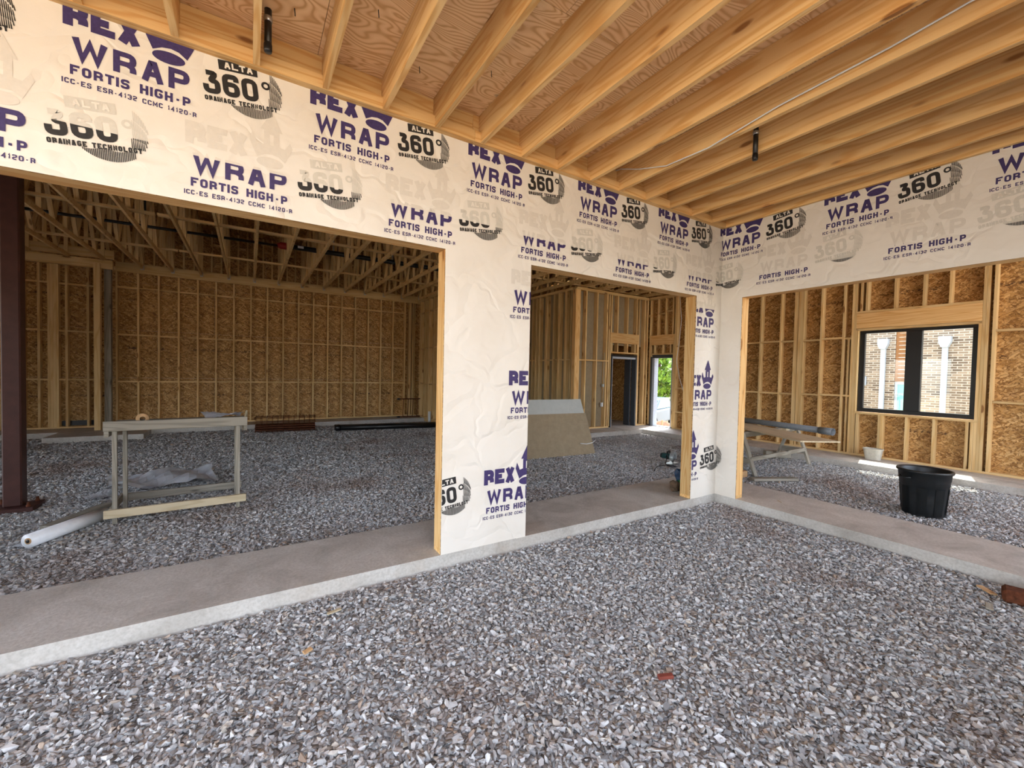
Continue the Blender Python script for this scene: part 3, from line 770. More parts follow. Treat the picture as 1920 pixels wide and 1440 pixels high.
def side_wall():
    E_ = empty('wall_window'); tag(E_, 'bright outer stud wall holding the black window', 'wall', kind='structure')
    XO = XE+.14
    win = (-1.36, .32, .90, 2.565); dr = (4.80, 5.56, -.02, 2.20)
    osb_sheets_x(E_, -6.98, 5.69, XO+.001, 0, 5.2, (win, dr))
    board('bottom_plate', E_, XE, XO, -6.98, 4.75, 0, .038, 'stud_wood', 'y')
    for k in range(2): board('top_plate', E_, XE, XO, -6.98, 5.69, WT+.039*k, WT+.038+.039*k, 'stud_wood', 'y')
    def stud(y, z0=.039, z1=WT-.001, w=.038): return board('stud', E_, XE, XO, y, y+w, z0, z1, 'stud_wood', 'z')
    ys = [.97, 1.80+.0, 2.25, 2.66, 3.07, 3.48, 3.89, 4.28]
    for y in (.56, .97, 1.80, 2.26, 2.66, 3.07, 3.48, 3.9, 4.3): stud(y)
    for k in range(5): stud(1.33+.0385*k + (.012 if k > 2 else 0))
    stud(.36); stud(.40); stud(.321, .039, 2.60)                     # king and jack studs
    stud(-1.40, .039, 2.60); stud(-1.44); stud(-1.48); stud(-1.56)
    for y in (-2.36, -2.77, -3.17, -3.6, -4.0, -4.4, -5.2, -6.0, -6.9): stud(y)
    board('header', E_, XE, XE+.10, -1.40, .358, 2.61, 2.92, 'pine', 'y'); board('header_plate', E_, XE, XO, -1.40, .358, 2.565, 2.605, 'stud_wood', 'y')
    board('header_plate', E_, XE, XO, -1.40, .358, 2.922, 2.96, 'stud_wood', 'y')
    for y in (.27, .18, -.26, -.67, -1.02): stud(y, 2.962)
    board('sill_plate', E_, XE-.002, XO, -1.40, .36, .86, .898, 'stud_wood', 'y')
    for y in (.27, -.09, -.50, -.88, -1.30, -1.36): stud(y, .039, .859)
    stud(-.13, .039, .859)
    def block(a, b, z): board('block', E_, XE, XE+.089, a, b, z-.019, z+.019, 'stud_wood', 'y')
    for zc in (1.215, 2.43):
        for a, b in ((.44,.558), (.60,.968), (1.01,1.328), (1.53,1.798), (1.84,2.258), (2.30,2.658), (2.70,3.068), (3.11,3.478), (3.52,3.898), (-2.32,-1.562), (-2.73,-2.362)): block(a, b, zc+random.uniform(-.015,.015))
    # pocket of framing left of the window
    for z in (.5, 1.8): board('stud', E_, XE+.02, XE+.1, .47, .505, .039, 2.4, 'stud_wood', 'z') if z > 1 else None
    # door bay
    for y in (4.66, 4.70): stud(y)
    stud(4.745, .039, 2.6); stud(5.58, .039, 2.6); stud(5.62)
    board('header', E_, XE, XE+.1, 4.745, 5.62, 2.50, 2.80, 'pine', 'y'); board('header_plate', E_, XE, XO, 4.79, 5.58, 2.202, 2.24, 'stud_wood', 'y')
    for y in (4.86, 5.14, 5.44): stud(y, 2.242, 2.498); 
    for y in (4.80, 5.06, 5.34): stud(y, 2.802)
    block(4.80, 5.05, 3.5); block(5.1, 5.33, 3.45); block(4.34, 4.655, 2.43); block(4.34, 4.655, 1.2); block(4.34, 4.655, .5)
    for zc in (.55, 1.0, 1.95, 2.75, 3.4): board('block', E_, XE-.0, XE+.13, 5.60, 5.699, zc-.02, zc+.06, 'pine', 'y')
    osb_sheets_x(E_, 5.7, YB+.13, XO+.001, 0, 5.2)
    for y0, y1, z0, z1 in ((5.69, YB+.15, 0, 5.2), (-6.98, -1.36, 0, 5.2), (.32, 4.8, 0, 5.2), (5.56, 5.69, 0, 5.2), (-1.36, .32, 0, .9), (-1.36, .32, 2.565, 5.2), (4.8, 5.56, 2.2, 5.2)):
        board('outer_leak_cover', E_, XO+.013, XO+.017, y0, y1, z0, z1, 'house_wrap', 'y')  # unseen backing added against light leaks between the sheets
    # window
    w = empty('window_1'); tag(w, 'black framed double window looking at the brick building', 'window', kind='structure')
    xa, xb = XE+.075, XE+.135
    board('frame', w, xa, xb, -1.355, .315, 2.505, 2.56, 'frame_black', 'y', .004); board('frame', w, xa, xb, -1.355, .315, .905, .985, 'frame_black', 'y', .004)
    board('frame', w, xa, xb, .225, .315, .985, 2.505, 'frame_black', 'z', .004); board('frame', w, xa, xb, -1.355, -1.285, .985, 2.505, 'frame_black', 'z', .004)
    board('mullion', w, xa-.02, xb, -.64, -.41, .985, 2.505, 'frame_black', 'z', .004)
    board('pane', w, xb-.03, xb-.024, -1.285, -.64, .985, 2.505, 'glass', 'z'); board('pane', w, xb-.03, xb-.024, -.41, .225, .985, 2.505, 'glass', 'z')
    # door way
    d = empty('door_2'); tag(d, 'tall pale metal door frame open to the trees', 'door', kind='structure')
    board('frame', d, XE+.05, XE+.16, 4.80, 5.56, 2.10, 2.195, 'frame_slate', 'y', .004)
    board('frame', d, XE+.05, XE+.16, 4.80, 4.86, 0, 2.10, 'frame_pale', 'z', .004); board('frame', d, XE-.02, XE+.16, 5.42, 5.56, 0, 2.10, 'frame_pale', 'z', .004)
    board('jamb', d, XE-.04, XE-.021, 5.50, 5.56, 0, 2.14, 'frame_slate', 'z', .003); board('sill', d, XE+.02, XE+.2, 4.80, 5.56, .001, .02, 'frame_pale', 'y')
    # loose data cable down the studs
    c = tube('wire', None, [(XE-.02,4.60,4.0),(XE-.03,4.50,3.2),(XE-.03,4.56,2.5),(XE-.04,4.62,2.0),(XE-.04,4.50,1.5),(XE-.05,4.36,1.15),(XE-.04,4.30,1.05)], .007, 'white_pvc', 7)
    tag(c, 'loose white wire dangling down the studs beside the open doorway', 'wire')
side_wall()

def partition():
    P = empty('wall_partition'); tag(P, 'tall stud partition with drywall behind and a grey door frame', 'wall', kind='structure')
    y0, y1 = YP, YP+.14
    def stud(x, z0=.039, z1=WT-.001, mat='stud_wood', w=.038): return board('stud', P, x, x+w, y0, y1, z0, z1, mat, 'z')
    board('bottom_plate', P, 2.36, 3.72, y0, y1, 0, .038, 'stud_wood', 'x'); board('bottom_plate', P, 4.86, 5.34, y0, y1, 0, .038, 'stud_wood', 'x')
    for k in range(2): board('top_plate', P, 2.36+.04*k, 5.34, y0, y1, WT+.039*k, WT+.038+.039*k, 'stud_wood', 'x')
    board('post', P, 2.36, 2.53, y0-.002, y1, .039, WT-.001, 'pine', 'z')
    for x in (2.74, 3.16, 3.55, 3.64, 4.90, 5.16, 5.29): stud(x)
    stud(3.705, .039, 2.5); stud(4.86, .039, 2.5)
    for x in (3.98, 4.40): stud(x, 2.802); stud(x+.02, 2.242, 2.498)
    stud(3.76, 2.242, 2.498); stud(4.74, 2.242, 2.498); stud(3.72, 2.802); stud(4.80, 2.802)
    board('header', P, 3.70, 4.90, y0, y0+.1, 2.50, 2.80, 'pine', 'x'); board('header_plate', P, 3.745, 4.86, y0, y1, 2.20, 2.24, 'pine', 'x')
    for a, b in ((2.532, 2.738), (2.78, 3.158), (3.20, 3.548), (3.59, 3.638)): board('block', P, a, b, y0, y0+.089, 1.94, 1.978, 'pine', 'x')
    # drywall on the far face
    board('drywall_panel', P, 2.36, 3.70, y1+.001, y1+.014, .02, 2.44, 'drywall_brown', 'x'); board('drywall_panel', P, 2.36, 3.70, y1+.001, y1+.014, 2.443, WT, 'drywall_brown', 'x')
    board('drywall_panel', P, 3.703, 5.33, y1+.001, y1+.014, 2.443, WT, 'drywall_brown', 'x')
    ob = board('outlet_box', P, 3.44, 3.50, y0+.02, y0+.08, .62, .74, 'white_pvc', 'z'); board('outlet_box', P, 3.47, 3.53, y0+.02, y0+.08, 1.20, 1.28, 'drywall_grey', 'z')
    tube('conduit', P, [(3.52,y0+.05,.74),(3.53,y0+.05,1.2),(3.52,y0+.05,2.2)], .008, 'drywall_grey', 6)
    d = empty('door_1'); tag(d, 'dark grey metal door frame standing in the stud partition', 'door', kind='structure')
    board('frame', d, 3.745, 3.80, y0-.015, y1+.02, 0, 2.10, 'frame_black', 'z', .004); board('stop', d, 3.801, 3.85, y0+.02, y0+.10, 0, 2.05, 'white_paint', 'z', .003)
    board('frame', d, 4.80, 4.855, y0-.015, y1+.02, 0, 2.10, 'frame_slate', 'z', .004)
    board('frame', d, 3.745, 4.855, y0-.015, y1+.02, 2.10, 2.16, 'frame_black', 'x', .004); board('stop', d, 3.801, 4.798, y0+.0, y0+.10, 2.04, 2.098, 'frame_pale', 'x', .003)
    lf = board('jamb_return', d, 4.75, 4.795, y1+.03, y1+.26, .0, 2.04, 'frame_slate', 'z', .003)
    # returning wall of deep studs, running away from the corner post
    Q = empty('wall_return'); tag(Q, 'dark return of deep studs running back from the corner post', 'wall', kind='structure')
    for y, w in ((5.88,.038),(6.1,.038),(6.14,.038),(6.42,.038),(6.46,.038),(6.68,.038),(7.02,.09),(7.4,.038),(7.58,.038),(7.78,.038),(8.1,.038),(8.5,.038),(8.9,.038),(9.4,.038),(9.9,.038),(10.4,.038)):
        board('stud', Q, 2.36, 2.50, y, y+w, .0, WT-.001, 'stud_wood', 'z')
    for k in range(2): board('top_plate', Q, 2.36, 2.50, YP+.142, YB-.05, WT+.039*k, WT+.038+.039*k, 'stud_wood', 'y')
    for a, b in ((5.92,6.098),(6.18,6.418),(6.5,6.678),(6.72,7.018),(7.112,7.398),(7.62,7.778),(7.82,8.098)): board('block', Q, 2.38, 2.47, a, b, 1.94, 1.978, 'stud_wood', 'y')
    board('drywall_panel', Q, 2.502, 2.515, YP+.16, YB-.05, .02, 3.9, 'drywall_brown', 'y')
    # closet seen through the door frame
    R = empty('wall_closet'); tag(R, 'bare stud wall seen through the grey door frame', 'wall', kind='structure')
    osb_sheets_y(R, 2.6, 6.6, 7.35, 0, 2.6)
    for x in (3.2, 3.6, 4.0, 4.34, 4.38, 4.62, 4.8, 5.1, 5.5, 5.9): board('stud', R, x, x+.06, 7.2, 7.34, 0, 2.6, 'stud_wood', 'z')
    board('block', R, 3.0, 6.4, 7.2, 7.28, 1.18, 1.22, 'stud_wood', 'x')
    board('outer_panel', R, 5.5, 5.52, 5.72, 7.34, 0, 4.0, 'osb', 'y'); board('ceiling_panel', R, 2.55, 5.5, 5.9, 7.35, 2.61, 2.63, 'osb', 'x')
partition()

def trusses():
    C = empty('ceiling_hall'); tag(C, 'dark roof framing of wood trusses over the hall and side room', 'ceiling', kind='structure')
    zb, zt = 3.985, 5.25
    ymin, ymax = .16, YB+.02
    # one truss: chords in one part, webs below it
    bm = bmesh.new()
    def bx(a, b, w, h):
        a = Vector(a); b = Vector(b); x = (b-a).normalized(); y = Vector((1,0,0)); z = x.cross(y).normalized()*-1
        vs = [bm.verts.new(p + y*(sy*w/2) + z*(sz*h/2)) for p in (a, b) for sy in (-1,1) for sz in (-1,1)]
        for f in ((0,1,3,2),(4,6,7,5),(0,2,6,4),(1,5,7,3),(0,4,5,1),(2,3,7,6)): bm.faces.new([vs[i] for i in f])
    bx((0,ymin,zb+.045), (0,ymax,zb+.045), .038, .09); bx((0,ymin,zt-.045), (0,ymax,zt-.045), .038, .09)
    bmesh.ops.recalc_face_normals(bm, faces=bm.faces)
    chord = bpy.data.meshes.new('roof_truss'); bm.to_mesh(chord); bm.free(); chord.materials.append(MAT['stud_wood'])
    n = 9; ys = [ymin+.1+(ymax-ymin-.2)*k/n for k in range(n+1)]
    segs = []
    for k in range(n):
        a, b = ys[k], ys[k+1]; m = (a+b)/2
        segs += [((0,a,zb+.09),(0,m,zt-.09)), ((0,m,zt-.09),(0,b,zb+.09)), ((0,m,zb+.09),(0,m,zt-.09))]
    segs += [((0,ymax-.05,zb+.09),(0,ymax-.05,zt-.09)), ((0,ymin+.05,zb+.09),(0,ymin+.05,zt-.09))]
    for k in range(25):
        x = -9.41 + .607*k
        o = link('roof_truss', chord, C); o.location = (x, 0, 0)
        o.rotation_euler = (0,0,0)
        for a, b in segs:
            if x > .5 and a[1] > 8: continue
            bar('web', o, a, b, .036, .064, 'stud_wood', upv=(1,0,0))
        h = board('hanger', o, -.032, .032, YB-.075, YB-.042, zb-.02, zb+.16, 'galvanised', 'z')
    for y, z in ((6.0, zb+.111), (3.2, zb+.111), (8.6, zb+.111)):
        for i in range(4): board('lateral_brace', C, -10.6+4.0*i, -6.63+4.0*i, y-.045, y+.045, z-.019, z+.019, 'stud_wood', 'x')
    x = -11
    while x < 5.4:
        for r in range(9): board('deck_panel', C, x, min(x+2.437, 5.7), .01+1.222*r, .01+1.222*r+1.219, zt+.001, zt+.018, 'osb', 'x')
        x += 2.44
    for r in range(5):
        for x in (.16, 2.6, 5.04): board('deck_panel', C, x, min(x+2.437, 5.7), -1.222*(r+1), -1.222*(r+1)+1.219, zt+.001, zt+.018, 'osb', 'x')
    board('roof_leak_cover', C, -11.3, 5.8, -6.3, 11.3, zt+.02, zt+.03, 'asphalt', 'x')  # unseen lid added to block light leaking between roof sheets
    board('upper_panel', C, -11.0, .02, .0, .012, 3.745, zt, 'osb', 'x'); board('upper_panel', C, .0, .012, -6.3, -.001, 3.745, zt, 'osb', 'y')
    # fire main under the roof
    p = empty('fire_main', (0, 7.5, 4.27)); tag(p, 'long black fire main slung across the hall trusses', 'pipe')
    tube('pipe', p, [(-10.5,0,-.06), (-4.75,0,0)], .028, 'black_pipe', 12); tube('pipe', p, [(-4.5,0,.02), (2.2,0,.05)], .055, 'black_pipe', 14)
    lathe_o = tube('valve', p, [(-4.76,0,0), (-4.7,0,.01), (-4.5,0,.015), (-4.44,0,.02)], [.04,.075,.075,.04], 'red_paint', 14)
    for x in (-8.9, -7.0, -5.8, -3.6, -2.2, -.8): board('hanger_strap', p, x-.012, x+.012, -.03, .03, -.02, .95, 'galvanised' if x > -6 else 'black_pipe', 'z')
    board('paper_tag', p, -4.36, -4.24, -.066, -.06, .0, .05, 'paper', 'x')
    q = tube('branch_pipe', None, [(-10.2, 9.6, 4.16), (-8.95, 6.4, 4.16)], .022, 'black_pipe', 10); tag(q, 'thin black branch pipe running between the trusses at the hall corner', 'pipe')
trusses()

# steel column in the hall
def steel_column():
    c = empty('steel_column', (-7.51, 3.66, 0)); tag(c, 'dark brown square steel column on a base plate', 'column')
    board('shaft', c, -.075, .075, -.075, .075, -.06, 3.98, 'steel_brown', 'z', .012)
    board('base_plate', c, -.19, .19, -.17, .17, G-.01, -.061, 'steel_brown', 'x', .004)
    for sx in (-1, 1):
        for sy in (-1, 1): lathe('bolt', c, [(0,.03), (.014,.03), (.014,0), (.02,0), (.02,-.02)], 'rust', 8, (sx*.14, sy*.12, -.04))
steel_column()

# ------------------------------------------------------------------ things in the hall
def work_table():
    t = empty('work_table', (-6.5, 2.5, 0)); tag(t, 'weathered grey lumber work table on the hall gravel', 'table')
    rz = math.radians(3.0); t.rotation_euler = (0,0,rz)
    Lx, D, zt = 1.20, .72, .975
    board('rail', t, -.03, Lx+.01, 0, .038, zt-.108, zt-.006, 'weathered', 'x', .003)
    board('rail', t, -.03, Lx+.01, D-.038, D, zt-.18, zt-.078, 'weathered', 'x', .003)
    board('end_rail', t, -.03, .008, .04, D-.04, zt-.17, zt-.078, 'weathered', 'y', .003); board('end_rail', t, Lx-.028, Lx+.01, .04, D-.04, zt-.17, zt-.078, 'weathered', 'y', .003)
    board('top', t, -.025, Lx+.005, .0395, D+.004, zt-.076, zt-.062, 'weathered', 'x', .002)
    for x in (.03, Lx-.10):
        for y in (.042, D-.08): board('leg', t, x, x+.04, y, y+.038, G-.005, zt-.078, 'weathered', 'z', .003)
    board('stretcher', t, -.03, Lx+.0, 0, .038, -.03, .055, 'plank_wood', 'x', .003)
    board('stretcher', t, .02, Lx-.02, D-.038, D, -.03, .055, 'weathered', 'x', .003)
    board('end_stretcher', t, .004, .028, .04, D-.04, -.02, .065, 'weathered', 'y', .003)
    bar('brace', t, (Lx+.03,.55,zt-.0), (Lx-.02,.30,.80), .02, .06, 'plank_wood')
    r = empty('tape_roll', (-6.255, 2.70, zt+.075)); tag(r, 'tan roll of paper tape standing on the work table', 'tape roll'); r.rotation_euler = (math.pi/2, 0, .12)
    r.location.z = zt-.062+.058
    lathe('winding', r, [(.024,-.03), (.057,-.03), (.057,.03), (.024,.03)], 'cardboard', 28); lathe('core', r, [(.018,-.031), (.024,-.031), (.024,.031), (.018,.031), (.018,-.031)], 'bark', 20)
def crumpled(name, loc, lx, ly, amp, mat, label, cat, rz=0, nx=14, ny=10, seed=1, shape=None):
    rr = np.random.default_rng(seed); bm = bmesh.new(); V = []
    ph = rr.uniform(0, 6, 8); fr = rr.uniform(3, 11, 8)
    for j in range(ny+1):
        row = []
        for i in range(nx+1):
            x = (i/nx-.5)*lx; y = (j/ny-.5)*ly
            z = amp*(.5+.5*math.sin(fr[0]*x+fr[1]*y+ph[0]))*.6 + amp*.4*abs(math.sin(fr[2]*x-fr[3]*y+ph[1])) + amp*.2*rr.random()
            sk = 1 + .18*math.sin(ph[2]+3*i/nx)
            row.append(bm.verts.new((x + .03*math.sin(fr[4]*y+ph[3]), y*sk + .03*math.sin(fr[5]*x), z)))
        V.append(row)
    for j in range(ny):
        for i in range(nx): bm.faces.new((V[j][i], V[j][i+1], V[j+1][i+1], V[j+1][i]))
    r = bmesh.ops.solidify(bm, geom=bm.faces[:], thickness=.003)
    bmesh.ops.recalc_face_normals(bm, faces=bm.faces)
    o = from_bm(name, bm, mat, None, False); o.location = loc; o.rotation_euler = (0,0,rz)
    return tag(o, label, cat)
work_table()
crumpled('wrap_offcut', (-6.28, 4.25, G+.012), 1.15, .95, .13, 'white_film', 'crumpled white wrap offcut lying behind the work table', 'plastic sheet', .1, seed=3)
crumpled('wrap_scrap', (-6.82, 3.72, G+.015), .30, .35, .05, 'white_film', 'small white wrap scrap on gravel beside the table leg', 'plastic sheet', .4, seed=5)
crumpled('paper_sheet', (-5.52, 2.86, .915), .40, .34, .085, 'paper', 'pale folded paper sheet spread on the work table', 'paper', .2, seed=8)
def wrap_roll():
    e = empty('wrap_roll', (0,0,0)); tag(e, 'white house wrap roll lying in front of the steel column', 'wrap roll')
    a = Vector((-6.94, 2.13, G+.062)); b = Vector((-6.57, 2.78, G+.062))
    tube('winding', e, [a, b], .062, 'white_film', 22); d = (b-a).normalized()
    tube('core', e, [a-d*.004, a+d*.03], .028, 'cardboard', 16); tube('core_shade_disc', e, [a-d*.006, a-d*.003], .017, 'frame_black', 14)  # solid black disc stands in for the shade inside the core
    n = Vector((-d.y, d.x, 0)); pts = [a+n*(.05+.02*k)+Vector((0,0,-.052+.004*(k%2))) for k in range(6)]
    bm = bmesh.new(); A = [bm.verts.new(p) for p in pts]; B = [bm.verts.new(p+d*.72) for p in pts]
    for k in range(5): bm.faces.new((A[k], A[k+1], B[k+1], B[k]))
    bmesh.ops.solidify(bm, geom=bm.faces[:], thickness=.004); from_bm('loose_flap', bm, 'white_film', e)
wrap_roll()
tag(bar('board_offcut', None, (-6.98, 2.62, G+.03), (-6.66, 3.3, G+.03), .09, .036, 'weathered', .003), 'weathered board offcut on gravel between wrap roll and table', 'board')
def rebar_cage():
    e = empty('wire_cage', (-4.45, 9.25, G)); tag(e, 'rusty brown wire cage stack against the far hall wall', 'wire cage'); e.rotation_euler = (0,0,-.08)
    for z in (.02, .13, .25, .38):
        for y in (-.22, 0, .22): tube('bar', e, [(-.7,y,z), (.7,y,z)], .007, 'rust', 6)
    for k in range(12):
        x = -.68+.1236*k
        tube('tie', e, [(x,-.23,.01),(x,-.23,.39),(x,.23,.39),(x,.23,.01),(x,-.23,.01)], .006, 'rust', 6, False)
    for z in (.05, .10, .16): board('plank', e, -.69, .69, -.2, .2, z, z+.02, 'rust', 'x')
rebar_cage()
for k, (r, dz, dy, lab) in enumerate(((.075, .075, 0, 'nearer long black pipe lying before the far hall wall'), (.07, .07, .17, 'farther long black pipe lying before the far hall wall'))):
    a = Vector((-3.3, 8.78+dy, G+dz)); b = Vector((-.42, 8.34+dy, G+dz)); e = empty('long_pipe', a); tag(e, lab, 'pipe')
    bm = tube_bm(bmesh.new(), [(0,0,0), b-a], r, 16); o = from_bm('barrel', bm, 'black_pipe', e, True)
    d = (b-a).normalized(); tube('end_ring', e, [-d*.004, d*.12], r*1.12, 'black_pipe', 16)
def gas_pipes():
    e = empty('pipe_rack', (0, 10.35, 0)); tag(e, 'brown pipe manifold with black fittings in the far hall corner', 'pipes')
    for z in (.62, .03): tube('pipe', e, [(-1.12,0,z), (-.40,0,z)], .017, 'rust', 8); tube('fitting', e, [(-1.17,0,z), (-1.09,0,z)], .03, 'black_pipe', 10)
    for x in (-.98, -.82, -.66, -.5): tube('riser', e, [(x,0,.03), (x+.02,0,.62)], .012, 'rust', 8)
gas_pipes()
tag(lathe('white_pipe', None, [(.04,0),(.045,0),(.045,.38),(.04,.38),(.04,.0)], 'white_pvc', 20, (-.42, 9.4, G-.005)), 'short upright white plastic pipe near the far hall corner', 'pipe')

# ------------------------------------------------------------------ things in the side room
def drywall_stack():
    for k, (xr, wd, mat, lab, y0) in enumerate(((.92, .90, 'drywall_brown', 'brown backed drywall sheet leaning at the front of the stack', 3.24), (.90, 1.22, 'drywall_grey', 'pale grey drywall sheet leaning behind the brown one', 3.262))):
        a = math.radians(66)
        o = link('drywall_sheet', board_mesh(2.44, .0127, wd, mat, .001)); tag(o, lab, 'drywall', 'leaning drywall sheets')
        o.rotation_euler = (-(math.pi/2-a), 0, -.075)
        c = Vector((xr-1.22, y0+.10, G-.01)) + Vector((0, math.cos(a)*wd/2, math.sin(a)*wd/2))
        o.location = c
    e = empty('sheet_prop', (-.3, 3.86, G)); tag(e, 'lumber prop hidden behind the leaning drywall sheets', 'prop')
    board('rail', e, -.8, .8, 0, .04, .78, .87, 'stud_wood', 'x')
    for x in (-.7, .66): board('leg', e, x, x+.04, .0, .04, -.005, .78, 'stud_wood', 'z'); bar('brace', e, (x+.02,.045,.78), (x+.02,.45,0), .038, .038, 'stud_wood')
    s = tube('tape_strip', None, [(.55, 3.32, .12), (.7, 3.30, .10), (.86, 3.29, .12), (.93, 3.28, .17)], .008, 'white_pvc', 6)
    tag(s, 'white strip curling across the brown drywall sheet', 'strip')
drywall_stack()
def sawhorse():
    e = empty('sawhorse', (0,0,0)); tag(e, 'weathered grey sawhorse under the plank and grey pipe', 'sawhorse')
    ya, yb = .80, .86; zt = .60
    bar('beam', e, (1.75, ya, zt-.045), (4.2, yb, zt-.045), .09, .09, 'weathered', .004)
    for x, y in ((1.95, ya), (4.0, yb)):
        for s in (-1, 1): bar('leg', e, (x, y+s*.06, zt-.01), (x-.02, y+s*.31, G-.005), .085, .038, 'weathered', .003, upv=(0,1,0))
        bar('cross_tie', e, (x-.03, y-.22, .14), (x-.03, y+.22, .14), .03, .09, 'weathered', .003)
    bar('stretcher', e, (1.92, ya-.22, .17), (4.02, yb-.22, .17), .035, .07, 'weathered', .003)
    p = link('plank', board_mesh(3.0, .62, .022, 'plank_wood', .002)); tag(p, 'wide pale plank laid across the sawhorse', 'plank')
    d = Vector((-.49,-.872,0)); n = Vector((.872,-.49,0)); c = Vector((1.92,-.44,.612+.011)) - d*1.5 + n*.0
    m = Matrix((d, n*-1, Vector((0,0,1)))).transposed().to_4x4(); m.translation = c; p.matrix_world = m
    g = empty('grey_pipe', (0,0,0)); tag(g, 'grey plastic pipe with belled end above the pale plank', 'pipe')
    a = Vector((3.42, 1.90, .69)); b = Vector((2.86, -.24, .69)); dd = (b-a).normalized()
    def open_tube(name, a, b, r, ri):
        bm = bmesh.new(); tube_bm(bm, [a, b], r, 22, False); tube_bm(bm, [a, b], ri, 22, False)
        bm.verts.ensure_lookup_table(); n = 22
        for ring in (0, 1):
            for k in range(n):
                o1 = bm.verts[ring*n+k]; o2 = bm.verts[ring*n+(k+1)%n]; i1 = bm.verts[2*n+ring*n+k]; i2 = bm.verts[2*n+ring*n+(k+1)%n]
                bm.faces.new((o1, o2, i2, i1))
        bmesh.ops.recalc_face_normals(bm, faces=bm.faces); return from_bm(name, bm, 'grey_pvc', g, True)
    open_tube('barrel', a, b-dd*.22, .052, .046); open_tube('bell', b-dd*.22, b, .060, .053)
    board('rest_block', g, 3.02, 3.16, .55, .64, .602, .637, 'plank_wood', 'x')
sawhorse()
tag(bar('board_offcut', None, (1.55,.35,G+.03), (2.25,.02,G+.03), .14, .04, 'weathered', .003), 'flat board offcut on gravel at the foot of the sawhorse', 'board')
tag(bar('wood_block', None, (1.30,.62,G+.05), (1.78,.62,G+.05), .16, .10, 'cardboard', .004), 'tan wood block on gravel beside the wrapped corner', 'block')
tag(bar('beam_offcut', None, (3.9, 1.35, G+.07), (4.3, 1.05, G+.07), .12, .14, 'weathered', .004), 'short dark beam offcut on gravel behind the sawhorse', 'beam')
def trash_can():
    e = empty('trash_can', (1.88, -1.59, G-.004)); tag(e, 'round black plastic trash can standing on the gravel', 'trash can')
    h = .565
    prof = [(0,0), (.185,0), (.197,.012), (.214,.22), (.226,.375), (.232,.38), (.236,.44), (.240,.445), (.247,.53), (.262,.535), (.266,.55), (.262,h), (.250,h), (.240,.545), (.232,.44), (.205,.2), (.188,.03), (0,.025)]
    lathe('body', e, prof, 'black_plastic', 48)
    for a in (2.6, -.55):
        c, s = math.cos(a), math.sin(a); bm = bmesh.new()
        tube_bm(bm, [(.243*c-.07*s, .243*s+.07*c, .47), (.275*c-.05*s, .275*s+.05*c, .465), (.275*c+.05*s, .275*s-.05*c, .465), (.243*c+.07*s, .243*s-.07*c, .47)], .012, 8); from_bm('handle', bm, 'black_plastic', e, True)
    for k in range(8):
        a = -2.2 + k*math.pi/4; bm = bmesh.new(); V = []
        for j, (r, z) in enumerate(((.2015,.03), (.2155,.22), (.2265,.355))):
            V.append([bm.verts.new((math.cos(a+t)*(r+.004), math.sin(a+t)*(r+.004), z)) for t in (-.22,-.11,0,.11,.22)])
        for j in range(2):
            for i in range(4): bm.faces.new((V[j][i], V[j][i+1], V[j+1][i+1], V[j+1][i]))
        bmesh.ops.solidify(bm, geom=bm.faces[:], thickness=.006); bmesh.ops.recalc_face_normals(bm, faces=bm.faces); from_bm('raised_panel', bm, 'black_plastic', e)
trash_can()
def bucket():
    e = empty('plastic_bucket', (5.13, -.07, .001)); tag(e, 'small translucent bucket of scraps below the black window', 'bucket')
    bm = bmesh.new(); n = 24
    def ringp(r, z): return [bm.verts.new((math.copysign(abs(math.cos(t))**.5, math.cos(t))*r*.8, math.copysign(abs(math.sin(t))**.5, math.sin(t))*r*1.15, z)) for t in [2*math.pi*k/n for k in range(n)]]
    R = [ringp(.10,0), ringp(.125,.19), ringp(.135,.195), ringp(.135,.215), ringp(.12,.215), ringp(.095,.02)]
    for a, b in zip(R, R[1:]):
        for k in range(n): bm.faces.new((a[k], a[(k+1)%n], b[(k+1)%n], b[k]))
    bm.faces.new(R[0][::-1]); bm.faces.new(R[-1]); bmesh.ops.recalc_face_normals(bm, faces=bm.faces); from_bm('tub', bm, 'clear_bucket', e)
    for k, (x, y) in enumerate(((-.03,.04), (.03,-.02), (0,-.06))): bar('scrap', e, (x,y,.03), (x+.03,y+.05,.19), .03, .02, 'paper')
bucket()
def circular_saw():
    e = empty('circular_saw', (1.52, 1.80, G+.01), .3); tag(e, 'circular saw lying on gravel by the opening post', 'power saw')
    lathe('blade', e, [(0,0), (.09,0), (.092,.002), (0,.003)], 'galvanised', 28).matrix_local = Matrix.Translation((0,0,.10)) @ Matrix.Rotation(math.pi/2, 4, 'X')
    bm = bmesh.new(); n = 14; A = []; B = []
    for k in range(n+1):
        t = -.5+math.pi*1.25*k/n; A.append((math.cos(t)*.115, math.sin(t)*.115)); B.append((math.cos(t)*.06, math.sin(t)*.06))
    poly = A + B[::-1]; prism('guard', e, [(x, z+.11) for x, z in poly], -.03, .03, 'saw_grey')
    tube('motor', e, [(0,.03,.12), (0,.20,.12)], .055, 'teal', 16); tube('motor_cap', e, [(0,.20,.12), (0,.23,.12)], .045, 'black_plastic', 16)
    tube('handle', e, [(-.02,.05,.19), (-.08,.05,.24), (-.16,.05,.22), (-.19,.05,.15), (-.15,.05,.10)], .018, 'black_plastic', 10)
    board('shoe', e, -.17, .15, -.07, .09, .0, .006, 'galvanised', 'x')
    tube('cord', e, [(-.18,.05,.12), (-.26,.04,.03), (-.36,-.02,.012), (-.40,-.12,.012), (-.33,-.18,.012), (-.27,-.10,.012), (-.36,.0,.02), (-.55,.08,.012), (-.8,.02,.012), (-.95,-.03,.012)], .008, 'black_pipe', 8)
circular_saw()
